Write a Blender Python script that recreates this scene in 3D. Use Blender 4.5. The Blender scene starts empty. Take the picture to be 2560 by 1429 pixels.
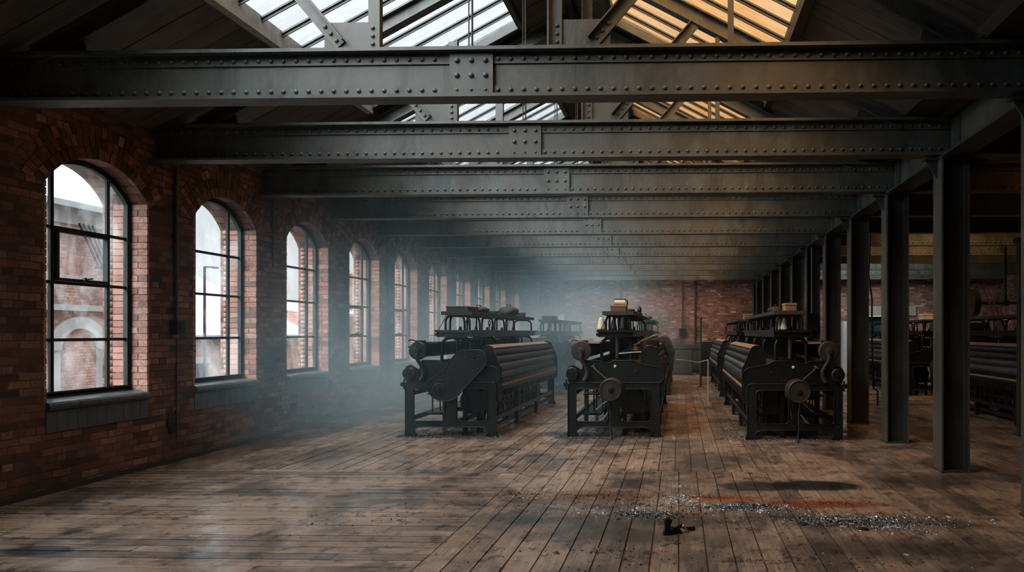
import bpy, math, random
from mathutils import Vector, Matrix
from mathutils.geometry import tessellate_polygon
R = random.Random(7)
C = bpy.context.scene.collection
PI = math.pi
# ------------------------------------------------------------------ mesh builder
class MB:
    def __init__(s, mx=None):
        s.v = []; s.f = []; s.r = []; s.mx = mx; s.sm = []
    def add(s, vs, fs, r=None, smooth=False):
        b = len(s.v); s.v.extend(tuple(p) for p in vs)
        if r is None: r = R.random()
        for f in fs:
            s.f.append(tuple(b + i for i in f)); s.r.append(r); s.sm.append(smooth)
    def box(s, x0, x1, y0, y1, z0, z1, r=None):
        vs = [(x, y, z) for z in (z0, z1) for y in (y0, y1) for x in (x0, x1)]
        s.add(vs, [(0,2,3,1),(4,5,7,6),(0,1,5,4),(2,6,7,3),(0,4,6,2),(1,3,7,5)], r)
    def bar(s, p, q, w, h, up=(0,0,1), r=None):
        p = Vector(p); q = Vector(q); d = (q - p).normalized(); up = Vector(up)
        if abs(d.dot(up)) > .99: up = Vector((0,1,0))
        a = d.cross(up).normalized(); b = a.cross(d).normalized()
        vs = []
        for c in (p, q):
            for i, j in ((-1,-1),(1,-1),(1,1),(-1,1)):
                vs.append(c + a*(i*w/2) + b*(j*h/2))
        s.add(vs, [(0,3,2,1),(4,5,6,7),(0,1,5,4),(1,2,6,5),(2,3,7,6),(3,0,4,7)], r)
    def cyl(s, p, q, r0, r1=None, n=16, cap=True, r=None):
        if r1 is None: r1 = r0
        p = Vector(p); q = Vector(q); d = (q - p).normalized()
        t = Vector((0,0,1)) if abs(d.z) < .9 else Vector((1,0,0))
        a = d.cross(t).normalized(); b = d.cross(a).normalized()
        vs = []
        for c, rr in ((p, r0), (q, r1)):
            for i in range(n):
                u = 2*PI*i/n; vs.append(c + a*math.cos(u)*rr + b*math.sin(u)*rr)
        if r is None: r = R.random()
        s.add(vs, [(i, i+n, (i+1) % n + n, (i+1) % n) for i in range(n)], r, True)
        if cap:
            s.add(vs[:n], [tuple(range(n))], r); s.add(vs[n:], [tuple(reversed(range(n)))], r)
    def lathe(s, p, axis, prof, n=18, r=None):
        """prof: (distance along axis, radius) list"""
        p = Vector(p); d = Vector(axis).normalized()
        t = Vector((0,0,1)) if abs(d.z) < .9 else Vector((1,0,0))
        a = d.cross(t).normalized(); b = d.cross(a).normalized()
        if r is None: r = R.random()
        for k in range(len(prof)-1):
            vs = []
            for (t0, rr) in prof[k:k+2]:
                for i in range(n):
                    u = 2*PI*i/n; vs.append(p + d*t0 + a*math.cos(u)*rr + b*math.sin(u)*rr)
            s.add(vs, [(i, i+n, (i+1) % n + n, (i+1) % n) for i in range(n)], r, True)
    def tube(s, pts, rad, n=7, closed=False, r=None):
        pts = [Vector(p) for p in pts]; m = len(pts)
        if r is None: r = R.random()
        rings = []; prev = None
        for i, p in enumerate(pts):
            if closed: d = pts[(i+1) % m] - pts[i-1]
            else: d = pts[min(i+1, m-1)] - pts[max(i-1, 0)]
            d.normalize()
            if prev is None:
                t = Vector((0,0,1)) if abs(d.z) < .9 else Vector((1,0,0))
                a = d.cross(t).normalized()
            else:
                a = (prev - d*prev.dot(d)); a = a.normalized() if a.length > 1e-6 else d.orthogonal().normalized()
            prev = a; b = d.cross(a)
            rr = rad[i] if isinstance(rad, (list, tuple)) else rad
            rings.append([p + a*math.cos(2*PI*k/n)*rr + b*math.sin(2*PI*k/n)*rr for k in range(n)])
        vs = [v for q in rings for v in q]; fs = []
        for i in range(m if closed else m-1):
            j = (i+1) % m
            for k in range(n):
                l = (k+1) % n; fs.append((i*n+k, i*n+l, j*n+l, j*n+k))
        s.add(vs, fs, r, True)
        if not closed:
            s.add(rings[0], [tuple(reversed(range(n)))], r); s.add(rings[-1], [tuple(range(n))], r)
    def rivet(s, c, nrm, rad, r=.5, n=8):
        c = Vector(c); d = Vector(nrm); t = Vector((0,0,1)) if abs(d.z) < .9 else Vector((1,0,0))
        a = d.cross(t).normalized(); b = d.cross(a)
        vs = []
        for k, (rr, h) in enumerate(((1, 0), (.85, .42), (.45, .72))):
            for i in range(n):
                u = 2*PI*i/n; vs.append(c + d*h*rad + (a*math.cos(u) + b*math.sin(u))*rr*rad)
        fs = [(k*n+i, (k+1)*n+i, (k+1)*n+(i+1) % n, k*n+(i+1) % n) for k in range(2) for i in range(n)]
        fs.append(tuple(reversed([2*n+i for i in range(n)])))
        s.add(vs, fs, r, True)
    def plate(s, outer, holes, fn, t0, t1, r=None):
        """flat plate: 2-D loops (u,v); fn(u,v,t) -> point"""
        loops = [outer] + list(holes)
        flat = [p for l in loops for p in l]
        tris = tessellate_polygon([[Vector((a, b, 0)) for a, b in l] for l in loops])
        if r is None: r = R.random()
        s.add([fn(a, b, t0) for a, b in flat], [tuple(t) for t in tris], r)
        s.add([fn(a, b, t1) for a, b in flat], [tuple(reversed(t)) for t in tris], r)
        for l in loops:
            n = len(l)
            vs = [fn(a, b, t0) for a, b in l] + [fn(a, b, t1) for a, b in l]
            s.add(vs, [(i, (i+1) % n, (i+1) % n + n, i+n) for i in range(n)], r)
    def build(s, name, mat, parent=None, fix=False, bevel=0):
        v = s.v; f = s.f
        if s.mx is not None:
            v = [(s.mx - x, y, z) for x, y, z in v]; f = [tuple(reversed(q)) for q in f]
        me = bpy.data.meshes.new(name); me.from_pydata(v, [], f)
        at = me.attributes.new('rnd', 'FLOAT', 'FACE'); at.data.foreach_set('value', s.r)
        me.polygons.foreach_set('use_smooth', s.sm)
        me.materials.append(mat); me.update()
        if fix:
            import bmesh
            b = bmesh.new(); b.from_mesh(me); bmesh.ops.remove_doubles(b, verts=b.verts, dist=1e-5)
            bmesh.ops.recalc_face_normals(b, faces=b.faces); b.to_mesh(me); b.free()
        o = bpy.data.objects.new(name, me); C.objects.link(o)
        if parent is not None: o.parent = parent
        if bevel:
            m = o.modifiers.new('b', 'BEVEL'); m.width = bevel; m.segments = 2; m.limit_method = 'ANGLE'
        return o
def rrect(x0, x1, z0, z1, r, n=5):
    out = []
    rs = r if isinstance(r, (list, tuple)) else [r]*4   # bl, br, tr, tl
    for (cx, cz, a0, rr) in ((x0+rs[0], z0+rs[0], PI, rs[0]), (x1-rs[1], z0+rs[1], 1.5*PI, rs[1]), (x1-rs[2], z1-rs[2], 0, rs[2]), (x0+rs[3], z1-rs[3], .5*PI, rs[3])):
        for i in range(n+1):
            a = a0 + .5*PI*i/n; out.append((cx + rr*math.cos(a), cz + rr*math.sin(a)))
    return out
def arc(cx, cz, r, a0, a1, n):
    return [(cx + r*math.cos(math.radians(a0+(a1-a0)*i/n)), cz + r*math.sin(math.radians(a0+(a1-a0)*i/n))) for i in range(n+1)]
XZ = lambda u, v, t: (u, t, v)
def tag(o, label=None, cat=None, group=None, kind=None):
    if label: o['label'] = label
    if cat: o['category'] = cat
    if group: o['group'] = group
    if kind: o['kind'] = kind
    return o
def empty(name, loc=(0,0,0), rz=0):
    o = bpy.data.objects.new(name, None); C.objects.link(o); o.location = loc; o.rotation_euler = (0,0,rz)
    o.empty_display_size = .2
    return o
def kids(o): return [c for c in list(C.objects) if c.parent == o]
def copy_tree(o, parent=None):
    ks = kids(o); c = o.copy(); C.objects.link(c)
    if parent is not None: c.parent = parent
    for k in ks: copy_tree(k, c)
    return c
# ------------------------------------------------------------------ materials
class NT:
    def __init__(s, name):
        s.m = bpy.data.materials.new(name); s.m.use_nodes = True; s.t = s.m.node_tree
        s.t.nodes.clear(); s.out = s.n('ShaderNodeOutputMaterial')
    def n(s, ty, **kw):
        nd = s.t.nodes.new(ty)
        for k, v in kw.items(): setattr(nd, k, v)
        return nd
    def l(s, a, b): s.t.links.new(a, b)
    def set(s, sock, v):
        if isinstance(v, bpy.types.NodeSocket): s.l(v, sock)
        else: sock.default_value = v
    def math(s, op, a, b=0.0, c=None):
        nd = s.n('ShaderNodeMath', operation=op); s.set(nd.inputs[0], a); s.set(nd.inputs[1], b)
        if c is not None: s.set(nd.inputs[2], c)
        return nd.outputs[0]
    def mix(s, f, a, b, mode='MIX'):
        nd = s.n('ShaderNodeMix', data_type='RGBA', blend_type=mode)
        s.set(nd.inputs[0], f)
        for i, v in ((6, a), (7, b)):
            if isinstance(v, tuple) and len(v) == 3: v = v + (1,)
            s.set(nd.inputs[i], v)
        return nd.outputs[2]
    def noise(s, vec, scale, detail=4, rough=.55, dist=0):
        nd = s.n('ShaderNodeTexNoise'); s.l(vec, nd.inputs['Vector'])
        nd.inputs['Scale'].default_value = scale; nd.inputs['Detail'].default_value = detail
        nd.inputs['Roughness'].default_value = rough; nd.inputs['Distortion'].default_value = dist
        return nd.outputs['Fac']
    def ramp(s, f, stops, interp='LINEAR'):
        nd = s.n('ShaderNodeValToRGB'); s.set(nd.inputs[0], f); cr = nd.color_ramp; cr.interpolation = interp
        while len(cr.elements) < len(stops): cr.elements.new(.5)
        for e, (p, c) in zip(cr.elements, stops):
            e.position = p; e.color = (c, c, c, 1) if isinstance(c, (int, float)) else tuple(c) + (1,)
        return nd.outputs[0]
    def scale(s, vec, v):
        nd = s.n('ShaderNodeMapping'); s.l(vec, nd.inputs[0]); nd.inputs['Scale'].default_value = v
        return nd.outputs[0]
    def pos(s): return s.n('ShaderNodeNewGeometry').outputs['Position']
    def objc(s): return s.n('ShaderNodeTexCoord').outputs['Object']
    def rnd(s): return s.n('ShaderNodeAttribute', attribute_name='rnd').outputs['Fac']
    def bsdf(s, col, rough, metal=0.0, spec=.5, bump=None, bs=.3, bd=.01):
        p = s.n('ShaderNodeBsdfPrincipled')
        if isinstance(col, tuple) and len(col) == 3: col = col + (1,)
        s.set(p.inputs['Base Color'], col); s.set(p.inputs['Roughness'], rough); s.set(p.inputs['Metallic'], metal)
        s.set(p.inputs['Specular IOR Level'], spec)
        if bump is not None:
            b = s.n('ShaderNodeBump'); b.inputs['Strength'].default_value = bs; b.inputs['Distance'].default_value = bd
            s.l(bump, b.inputs['Height']); s.l(b.outputs[0], p.inputs['Normal'])
        s.l(p.outputs[0], s.out.inputs[0]); return p

def m_steel(name, c1, c2, rust, rough=.55, rustlo=.6, spec=.5):
    t = NT(name); p = t.pos()
    n1 = t.noise(p, 2.2, 6, .6); n2 = t.noise(p, 14, 5, .7); n3 = t.noise(t.scale(p, (3, 3, .6)), 1.3, 6, .7, .4)
    c = t.mix(t.ramp(n1, [(.3, 0.), (.7, 1.)]), c1, c2)
    c = t.mix(t.ramp(n3, [(rustlo, 0.), (rustlo+.14, .85)]), c, rust)
    c = t.mix(t.ramp(n2, [(.3, .5), (.46, 0.)]), c, tuple(x*.35 for x in c1))
    n5 = t.noise(t.scale(p, (2.2, 2.2, .8)), 1.1, 8, .75, .6); c = t.mix(t.ramp(n5, [(.47, 0.), (.62, .75)]), c, tuple(x*.35 for x in c2))
    c = t.mix(t.ramp(t.noise(p, .9, 4, .6), [(.4, 0.), (.65, .6)]), c, (c1[0]*.95, c1[0]*.78, c1[0]*.58))
    t.bsdf(c, t.math('ADD', t.math('MULTIPLY', n2, .3), rough-.15), 0, spec, n2, .25, .004)
    return t.m
M = {}
M['steel'] = m_steel('painted_steel', (.092, .108, .096), (.055, .058, .05), (.05, .032, .022), .5, .55)
M['steel_dark'] = m_steel('dark_steel', (.045, .055, .054), (.026, .032, .031), (.035, .022, .017))
M['iron'] = m_steel('cast_iron', (.010, .015, .016), (.006, .008, .009), (.014, .009, .007), .36, .66, .42)
M['iron_brown'] = m_steel('rusted_iron', (.034, .026, .022), (.02, .016, .015), (.05, .026, .017), .5, .5)
M['pipe'] = m_steel('conduit', (.05, .062, .064), (.03, .038, .04), (.04, .03, .025), .45, .7)
M['pipe_pale'] = m_steel('pale_conduit', (.35, .38, .38), (.22, .25, .25), (.12, .09, .07), .5, .7)
M['frame'] = m_steel('window_paint', (.035, .05, .052), (.02, .03, .032), (.07, .05, .04), .6, .68, .15)
M['teal'] = m_steel('teal_painted_iron', (.02, .06, .06), (.012, .035, .037), (.03, .02, .015), .45, .7)
M['bright'] = m_steel('worn_metal', (.45, .44, .42), (.28, .27, .25), (.16, .1, .06), .35, .62)
M['trimwood'] = m_steel('pale_painted_wood', (.42, .40, .35), (.3, .285, .25), (.07, .06, .05), .6, .62)

def m_wood(name, c1, c2, scale=(1, 12, 12), rough=.6):
    t = NT(name); p = t.objc(); q = t.scale(p, scale)
    g = t.noise(q, 3, 8, .65, .6); r = t.rnd()
    c = t.mix(t.ramp(g, [(.3, 0.), (.7, 1.)]), c1, c2)
    c = t.mix(t.math('MULTIPLY', r, .35), c, tuple(x*.4 for x in c1))
    t.bsdf(c, rough, 0, .4, g, .3, .003); return t.m
M['plank_tan'] = m_wood('worn_breast_plank', (.36, .21, .15), (.24, .14, .10), (12, 1, 12))
M['boxwood'] = m_wood('old_box_wood', (.075, .055, .042), (.04, .03, .025))
M['tanwood'] = m_wood('tan_wood', (.42, .27, .15), (.26, .15, .08))
M['redwood'] = m_wood('red_brown_wood', (.22, .09, .05), (.13, .05, .03))
M['shelf'] = m_wood('sooty_wood', (.05, .042, .037), (.028, .025, .023), (12, 1, 12))
t = NT('yarn_paper'); t.bsdf(t.mix(t.noise(t.objc(), 20), (.62, .5, .33), (.75, .66, .5)), .8); M['yarn'] = t.m
t = NT('card'); t.bsdf(t.mix(t.noise(t.objc(), 8), (.6, .6, .56), (.75, .74, .7)), .8); M['card'] = t.m
t = NT('white_paint'); t.bsdf(t.mix(t.noise(t.pos(), 3), (.62, .63, .6), (.45, .46, .44)), .6); M['white'] = t.m
t = NT('brass_strip'); t.bsdf(t.mix(t.ramp(t.noise(t.scale(t.objc(), (1, 60, 1)), 1.2, 2), [(.42, 0.), (.5, 1.)]), (.12, .07, .045), (.45, .28, .17)), .5); M['strip'] = t.m
def m_ribbed(name, c1, c2, fr=34, rough=.35):
    t = NT(name); p = t.objc()
    w = t.n('ShaderNodeTexWave', wave_type='BANDS', bands_direction='Y'); t.l(p, w.inputs[0]); w.inputs['Scale'].default_value = fr/6.283*1.0
    w.inputs['Distortion'].default_value = .4
    n = t.noise(p, 6, 4)
    c = t.mix(w.outputs['Fac'], c1, c2); c = t.mix(t.ramp(n, [(.4, .6), (.6, 0.)]), c, (.01, .012, .013))  # rib crests coloured lighter as painted highlight lines
    t.bsdf(c, rough, .2, .6, w.outputs['Fac'], .8, .008); return t.m
M['ribbed'] = m_ribbed('ribbed_roller', (.010, .014, .015), (.12, .13, .125), 150)
M['ribbed_dark'] = m_ribbed('dark_ribbed_roller', (.009, .012, .013), (.03, .036, .036), 90, .42)
t = NT('warp_threads'); t.bsdf(t.mix(t.ramp(t.noise(t.scale(t.objc(), (1, 90, 1)), 1, 1), [(.45, 0.), (.52, 1.)]), (.02, .022, .022), (.085, .075, .06)), .8); M['threads'] = t.m

# brick
def m_brick(name, plane, cols, mortar, fade=0.):
    t = NT(name); p = t.pos(); sx = t.n('ShaderNodeSeparateXYZ'); t.l(p, sx.inputs[0])
    nm = t.n('ShaderNodeSeparateXYZ'); t.l(t.n('ShaderNodeNewGeometry').outputs['True Normal'], nm.inputs[0])
    isx = t.math('GREATER_THAN', t.math('ABSOLUTE', nm.outputs[0]), .7)
    u = t.n('ShaderNodeMix', data_type='FLOAT'); t.l(isx, u.inputs[0]); t.l(sx.outputs[0], u.inputs[2]); t.l(sx.outputs[1], u.inputs[3])
    wob = t.noise(p, 5, 2)
    uu = t.math('ADD', u.outputs[0], t.math('MULTIPLY', wob, .016))
    zz = t.math('ADD', sx.outputs[2], t.math('MULTIPLY', t.noise(p, 4.1, 2), .022))
    cv = t.n('ShaderNodeCombineXYZ'); t.l(uu, cv.inputs[0]); t.l(zz, cv.inputs[1])
    b = t.n('ShaderNodeTexBrick'); t.l(cv.outputs[0], b.inputs['Vector'])
    b.offset = .5; b.squash = .5; b.squash_frequency = 4
    for k, v in (('Scale', 1), ('Mortar Size', .006), ('Mortar Smooth', .35), ('Bias', 0), ('Brick Width', .225), ('Row Height', .0765)): b.inputs[k].default_value = v
    b.inputs['Color1'].default_value = (0, 0, 0, 1); b.inputs['Color2'].default_value = (1, 1, 1, 1); b.inputs['Mortar'].default_value = (.5, .5, .5, 1)
    rc = t.ramp(b.outputs['Color'], cols)
    n1 = t.noise(p, 1.3, 6, .62); n2 = t.noise(p, 26, 6, .7); n3 = t.noise(p, .75, 5, .6, .3)
    c = t.mix(t.ramp(n2, [(.3, .55), (.62, 0.)]), rc, tuple(x*.4 for x in cols[2][1]))
    c = t.mix(t.ramp(n1, [(.44, 0.), (.66, .62)]), c, (.03, .024, .022))
    n4 = t.noise(p, 3.3, 8, .78)
    c = t.mix(t.ramp(n4, [(.60, 0.), (.72, .30)]), c, (.42, .36, .32))
    mc = t.mix(t.ramp(n3, [(.4, 0.), (.6, 1.)]), mortar, tuple(x*.35 for x in mortar))
    c = t.mix(b.outputs['Fac'], c, mc)
    h = t.math('SUBTRACT', t.math('MULTIPLY', n2, .35), b.outputs['Fac'])
    t.bsdf(c, .85, 0, .25, h, .9, .012); return t.m
BC = [(0., (.05, .036, .032)), (.22, (.13, .058, .042)), (.5, (.20, .085, .058)), (.75, (.27, .12, .08)), (.93, (.36, .19, .12)), (1., (.15, .12, .105))]
M['brick'] = m_brick('old_red_brick', 0, BC, (.10, .085, .075))
BC2 = [(0., (.15, .075, .06)), (.3, (.28, .135, .10)), (.6, (.34, .17, .13)), (.85, (.39, .21, .165)), (.97, (.5, .34, .28)), (1., (.62, .52, .46))]
M['brick_far'] = m_brick('warm_brick', 0, BC2, (.17, .11, .09))
M['brick_out'] = m_brick('hazed_street_brick', 0, [(0., (.48, .25, .20)), (.3, (.54, .28, .22)), (.6, (.58, .31, .25)), (.85, (.62, .35, .28)), (.95, (.65, .42, .36)), (1., (.62, .46, .4))], (.58, .48, .44))  # outside brick paled, white outdoor haze put into its colour
t = NT('loose_brick'); r = t.rnd(); n = t.noise(t.pos(), 30, 6, .7)
c = t.ramp(r, [(0., (.06, .036, .03)), (.3, (.13, .058, .04)), (.55, (.19, .08, .053)), (.8, (.25, .11, .07)), (.95, (.40, .23, .13)), (1., (.13, .09, .075))])
c = t.mix(t.ramp(n, [(.35, .6), (.6, 0.)]), c, (.06, .03, .025))
t.bsdf(c, .85, 0, .25, n, .6, .006); M['voussoir'] = t.m
t = NT('lit_jamb_brick'); r = t.rnd(); n = t.noise(t.pos(), 30, 6, .7)
c = t.ramp(r, [(0., (.20, .14, .125)), (.3, (.40, .215, .165)), (.55, (.50, .26, .195)), (.8, (.56, .32, .25)), (1., (.42, .29, .24))])  # jamb bricks coloured paler to add to the daylight on the reveals
c = t.mix(t.ramp(n, [(.35, .6), (.6, 0.)]), c, (.16, .08, .06))
t.bsdf(c, .85, 0, .25, n, .6, .006); M['jamb'] = t.m
t = NT('reveal_brick'); r = t.rnd(); n = t.noise(t.pos(), 30, 6, .7)
c = t.ramp(r, [(0., (.13, .085, .075)), (.4, (.24, .11, .085)), (.8, (.30, .15, .115)), (1., (.22, .14, .12))])
t.bsdf(c, .85, 0, .25, n, .6, .006); M['reveal'] = t.m
t = NT('mortar'); t.bsdf(t.mix(t.noise(t.pos(), 20), (.09, .075, .065), (.16, .13, .11)), .9); M['mortar'] = t.m
t = NT('glazed_sill'); n = t.noise(t.pos(), 9, 5); t.bsdf(t.mix(n, (.10, .11, .115), (.045, .05, .053)), .33, 0, .5, n, .3, .004); M['sill'] = t.m
t = NT('slate'); n = t.noise(t.pos(), 4, 5); t.bsdf(t.mix(n, (.46, .49, .51), (.38, .41, .43)), .6); M['slate'] = t.m  # slate paled the same way, haze put into the colour
t = NT('stone'); n = t.noise(t.pos(), 8, 5); t.bsdf(t.mix(n, (.46, .44, .43), (.34, .33, .32)), .8); M['stone'] = t.m  # outside stone also lightened for the haze
t = NT('lintel_plaster'); n = t.noise(t.pos(), 5, 5); t.bsdf(t.mix(n, (.33, .29, .23), (.24, .2, .16)), .85); M['plaster'] = t.m
t = NT('asphalt'); t.bsdf(t.mix(t.noise(t.pos(), 2), (.2, .2, .2), (.12, .12, .12)), .9); M['yard'] = t.m

# floor
t = NT('floor_boards'); p = t.pos(); r = t.rnd()
sx = t.n('ShaderNodeSeparateXYZ'); t.l(p, sx.inputs[0])
zoneA = t.math('MULTIPLY', t.math('LESS_THAN', sx.outputs[0], -1.8), t.math('LESS_THAN', sx.outputs[1], 7.85))
off = t.n('ShaderNodeCombineXYZ'); t.l(t.math('MULTIPLY', r, 37.), off.inputs[2])
def add(a, b):
    nd = t.n('ShaderNodeVectorMath', operation='ADD'); t.l(a, nd.inputs[0]); t.l(b, nd.inputs[1]); return nd.outputs[0]
gA = t.noise(add(t.scale(p, (1.2, 26, 1)), off.outputs[0]), 1.6, 8, .68, .5)
gB = t.noise(add(t.scale(p, (26, 1.2, 1)), off.outputs[0]), 1.6, 8, .68, .5)
gm = t.n('ShaderNodeMix', data_type='FLOAT'); t.l(zoneA, gm.inputs[0]); t.l(gB, gm.inputs[2]); t.l(gA, gm.inputs[3]); g = gm.outputs[0]
c = t.mix(t.ramp(g, [(.28, 0.), (.72, 1.)]), (.17, .112, .082), (.50, .36, .26))
c = t.mix(t.ramp(r, [(0., .6), (.4, .15), (1., 0.)]), c, (.06, .048, .041))
d1 = t.noise(p, .95, 7, .66, .6); d2 = t.noise(p, 5.5, 6, .7); d3 = t.noise(p, 38, 3, .6)
c = t.mix(t.ramp(d1, [(.47, 0.), (.60, .78)]), c, (.042, .044, .045))
c = t.mix(t.ramp(d2, [(.53, 0.), (.62, .72)]), c, (.034, .029, .026))
c = t.mix(t.ramp(d3, [(.22, .8), (.32, 0.)]), c, (.018, .015, .014))
c = t.mix(t.ramp(t.noise(p, 2.7, 6, .75), [(.64, 0.), (.74, .35)]), c, (.30, .25, .21))
def blob(cx, cy, rx, ry, rot=0., soft=.25, nz=.5, pw=2):
    mp = t.n('ShaderNodeMapping', vector_type='TEXTURE'); t.l(p, mp.inputs[0])
    mp.inputs['Location'].default_value = (cx, cy, 0); mp.inputs['Rotation'].default_value = (0, 0, rot); mp.inputs['Scale'].default_value = (rx, ry, 1e3)
    ln = t.n('ShaderNodeVectorMath', operation='LENGTH'); t.l(mp.outputs[0], ln.inputs[0])
    v = t.math('ADD', ln.outputs['Value'], t.math('MULTIPLY', t.math('SUBTRACT', t.noise(p, 4, 6, .7), .5), nz))
    return t.ramp(v, [(1.0-soft, 1.), (1.0, 0.)]) if soft < 1 else t.ramp(v, [(0., 1.), (1.0, 0.)])
def floorpt(x, y, z=0.0):
    a = (x-1647)/1707; b = (830-y)/1707; th = .03
    dy = math.cos(th) + a*math.sin(th); dx = -math.sin(th) + a*math.cos(th)
    k = (z-1.6)/b
    return dx*k, dy*k
FS = []
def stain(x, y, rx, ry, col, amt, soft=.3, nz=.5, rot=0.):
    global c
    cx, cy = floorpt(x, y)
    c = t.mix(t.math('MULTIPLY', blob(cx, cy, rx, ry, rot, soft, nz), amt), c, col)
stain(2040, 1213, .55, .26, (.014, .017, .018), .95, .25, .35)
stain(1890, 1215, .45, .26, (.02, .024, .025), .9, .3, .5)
stain(2200, 1370, 1.0, .35, (.03, .028, .026), .7, .6, .9)
stain(2330, 1200, .9, .5, (.03, .028, .026), .7, .6, .9)
stain(1795, 1245, .5, .14, (.30, .085, .035), .85, .5, .5)
stain(2060, 1260, .72, .17, (.22, .055, .024), .85, .5, .5)
stain(1480, 1240, 1.1, .3, (.16, .065, .04), .45, .9, .9)
stain(1730, 1283, .2, .06, (.2, .06, .03), .7, .7, .6)
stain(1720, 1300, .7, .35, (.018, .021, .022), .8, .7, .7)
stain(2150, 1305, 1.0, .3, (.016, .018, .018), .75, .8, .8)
stain(1380, 1300, 1.6, .42, (.035, .045, .05), .75, .8, .8)
stain(1650, 1340, .9, .3, (.03, .033, .035), .7, .7, .8)
stain(95, 1375, .28, .13, (.018, .026, .026), .85, .2, .3)
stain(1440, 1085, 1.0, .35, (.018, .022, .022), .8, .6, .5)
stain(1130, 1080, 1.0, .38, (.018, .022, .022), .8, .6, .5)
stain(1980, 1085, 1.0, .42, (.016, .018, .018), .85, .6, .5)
sg = t.noise(p, 1.6, 6, .62, .4)
rough = t.math('ADD', t.ramp(sg, [(.40, .07), (.62, .38)]), t.math('MULTIPLY', g, .12))
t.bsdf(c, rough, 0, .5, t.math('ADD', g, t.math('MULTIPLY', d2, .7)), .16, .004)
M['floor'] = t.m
# ceiling boards
t = NT('roof_boards'); p = t.pos(); r = t.rnd()
g = t.noise(t.scale(p, (1, 14, 1)), 2.2, 7, .65, .4)
c = t.mix(t.ramp(g, [(.3, 0.), (.7, 1.)]), (.095, .082, .07), (.17, .15, .13))
c = t.mix(t.ramp(r, [(0., .6), (.6, 0.)]), c, (.05, .045, .04))
c = t.mix(t.ramp(t.noise(p, 1.1, 5), [(.5, 0.), (.7, .5)]), c, (.035, .033, .03))
t.bsdf(c, .8, 0, .3, g, .3, .004); M['boards'] = t.m

def m_glass(name, tint, dirt, lo, hi, dcol=(.75, .8, .8), streak=(1, 1, 1), sc=2.5):
    t = NT(name); p = t.pos()
    tr = t.n('ShaderNodeBsdfTransparent')
    if isinstance(tint, tuple): tr.inputs[0].default_value = tint + (1,)
    else: t.l(tint(t, p), tr.inputs[0])
    tl = t.n('ShaderNodeBsdfTranslucent'); tl.inputs[0].default_value = dcol + (1,)
    gl = t.n('ShaderNodeBsdfGlossy'); gl.inputs['Roughness'].default_value = .05; gl.inputs[0].default_value = (.9, .9, .9, 1)
    n = t.noise(t.scale(p, streak), sc, 6, .65, .5)
    m1 = t.n('ShaderNodeMixShader'); t.l(t.ramp(n, [(lo, 0.), (hi, dirt)]), m1.inputs[0]); t.l(tr.outputs[0], m1.inputs[1]); t.l(tl.outputs[0], m1.inputs[2])
    ge = t.n('ShaderNodeNewGeometry'); dp = t.n('ShaderNodeVectorMath', operation='DOT_PRODUCT'); t.l(ge.outputs['Incoming'], dp.inputs[0]); t.l(ge.outputs['Normal'], dp.inputs[1])
    fr_ = t.math('ADD', .03, t.math('MULTIPLY', t.math('POWER', t.math('SUBTRACT', 1.0, t.math('ABSOLUTE', dp.outputs['Value'])), 5.0), .6))
    m2 = t.n('ShaderNodeMixShader'); t.l(fr_, m2.inputs[0]); t.l(m1.outputs[0], m2.inputs[1]); t.l(gl.outputs[0], m2.inputs[2])
    t.l(m2.outputs[0], t.out.inputs[0]); return t.m
M['glass'] = m_glass('dusty_window_glass', (.96, .985, .99), .12, .45, .7, (.8, .84, .85), (1, 1, .7), 1.6)
M['glass_roof'] = m_glass('rooflight_glass', (.97, .985, 1.0), .03, .45, .75, (.85, .88, .9), (1, 4, 1), 2)
def amber(t, p):
    n = t.noise(t.scale(p, (1.2, 16, 1.2)), 1.6, 6, .6, .3)
    b = t.noise(p, .7, 2)
    a = t.mix(t.ramp(n, [(.3, 0.), (.7, 1.)]), (.90, .56, .30), (1., .80, .54))
    return t.mix(t.ramp(b, [(.4, 0.), (.65, .55)]), a, (.95, .78, .58))
M['glass_amber'] = m_glass('amber_sheet', amber, .08, .4, .7, (.8, .5, .28), (1, 6, 1), 2)
def umber(t, p):
    n = t.noise(t.scale(p, (1.2, 16, 1.2)), 1.6, 6, .6, .3)
    return t.mix(n, (.42, .22, .10), (.6, .38, .2))
M['glass_umber'] = m_glass('dimming_amber_sheet', umber, .3, .4, .7, (.4, .25, .14), (1, 6, 1), 2)  # amber sheet tinted darker to cut the light it lets in
t = NT('metal_shavings'); t.bsdf(t.ramp(t.rnd(), [(0., (.10, .12, .125)), (.6, (.3, .34, .35)), (.85, (.6, .65, .66)), (1., (.85, .86, .84))]), .3, .6); M['shav'] = t.m
t = NT('rust_grit'); t.bsdf(t.ramp(t.rnd(), [(0., (.06, .03, .02)), (.5, (.22, .065, .03)), (1., (.36, .13, .06))]), .9); M['rust'] = t.m
t = NT('black_grit'); t.bsdf(t.ramp(t.rnd(), [(0., (.01, .012, .012)), (.8, (.04, .045, .045)), (.93, (.25, .27, .27)), (1., (.5, .53, .53))]), .5); M['grit'] = t.m
t = NT('splinter'); t.bsdf((.5, .42, .32), .8); M['splinter'] = t.m

# ------------------------------------------------------------------ dimensions
WX = -6.26; WO = -6.80; YB0 = 5.94; BAY = 2.07; YW0 = 6.56; WW = 1.295
NB = 10; GX = 3.15; RX = 12.56; YF = -3.2; YK = 27.0
ZB = 3.636; ZT = 4.07; EAVE = 4.05
def roofz(x, cx=-1.6): return 1.6 + 4.87 - .53*abs(x - cx)
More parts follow.
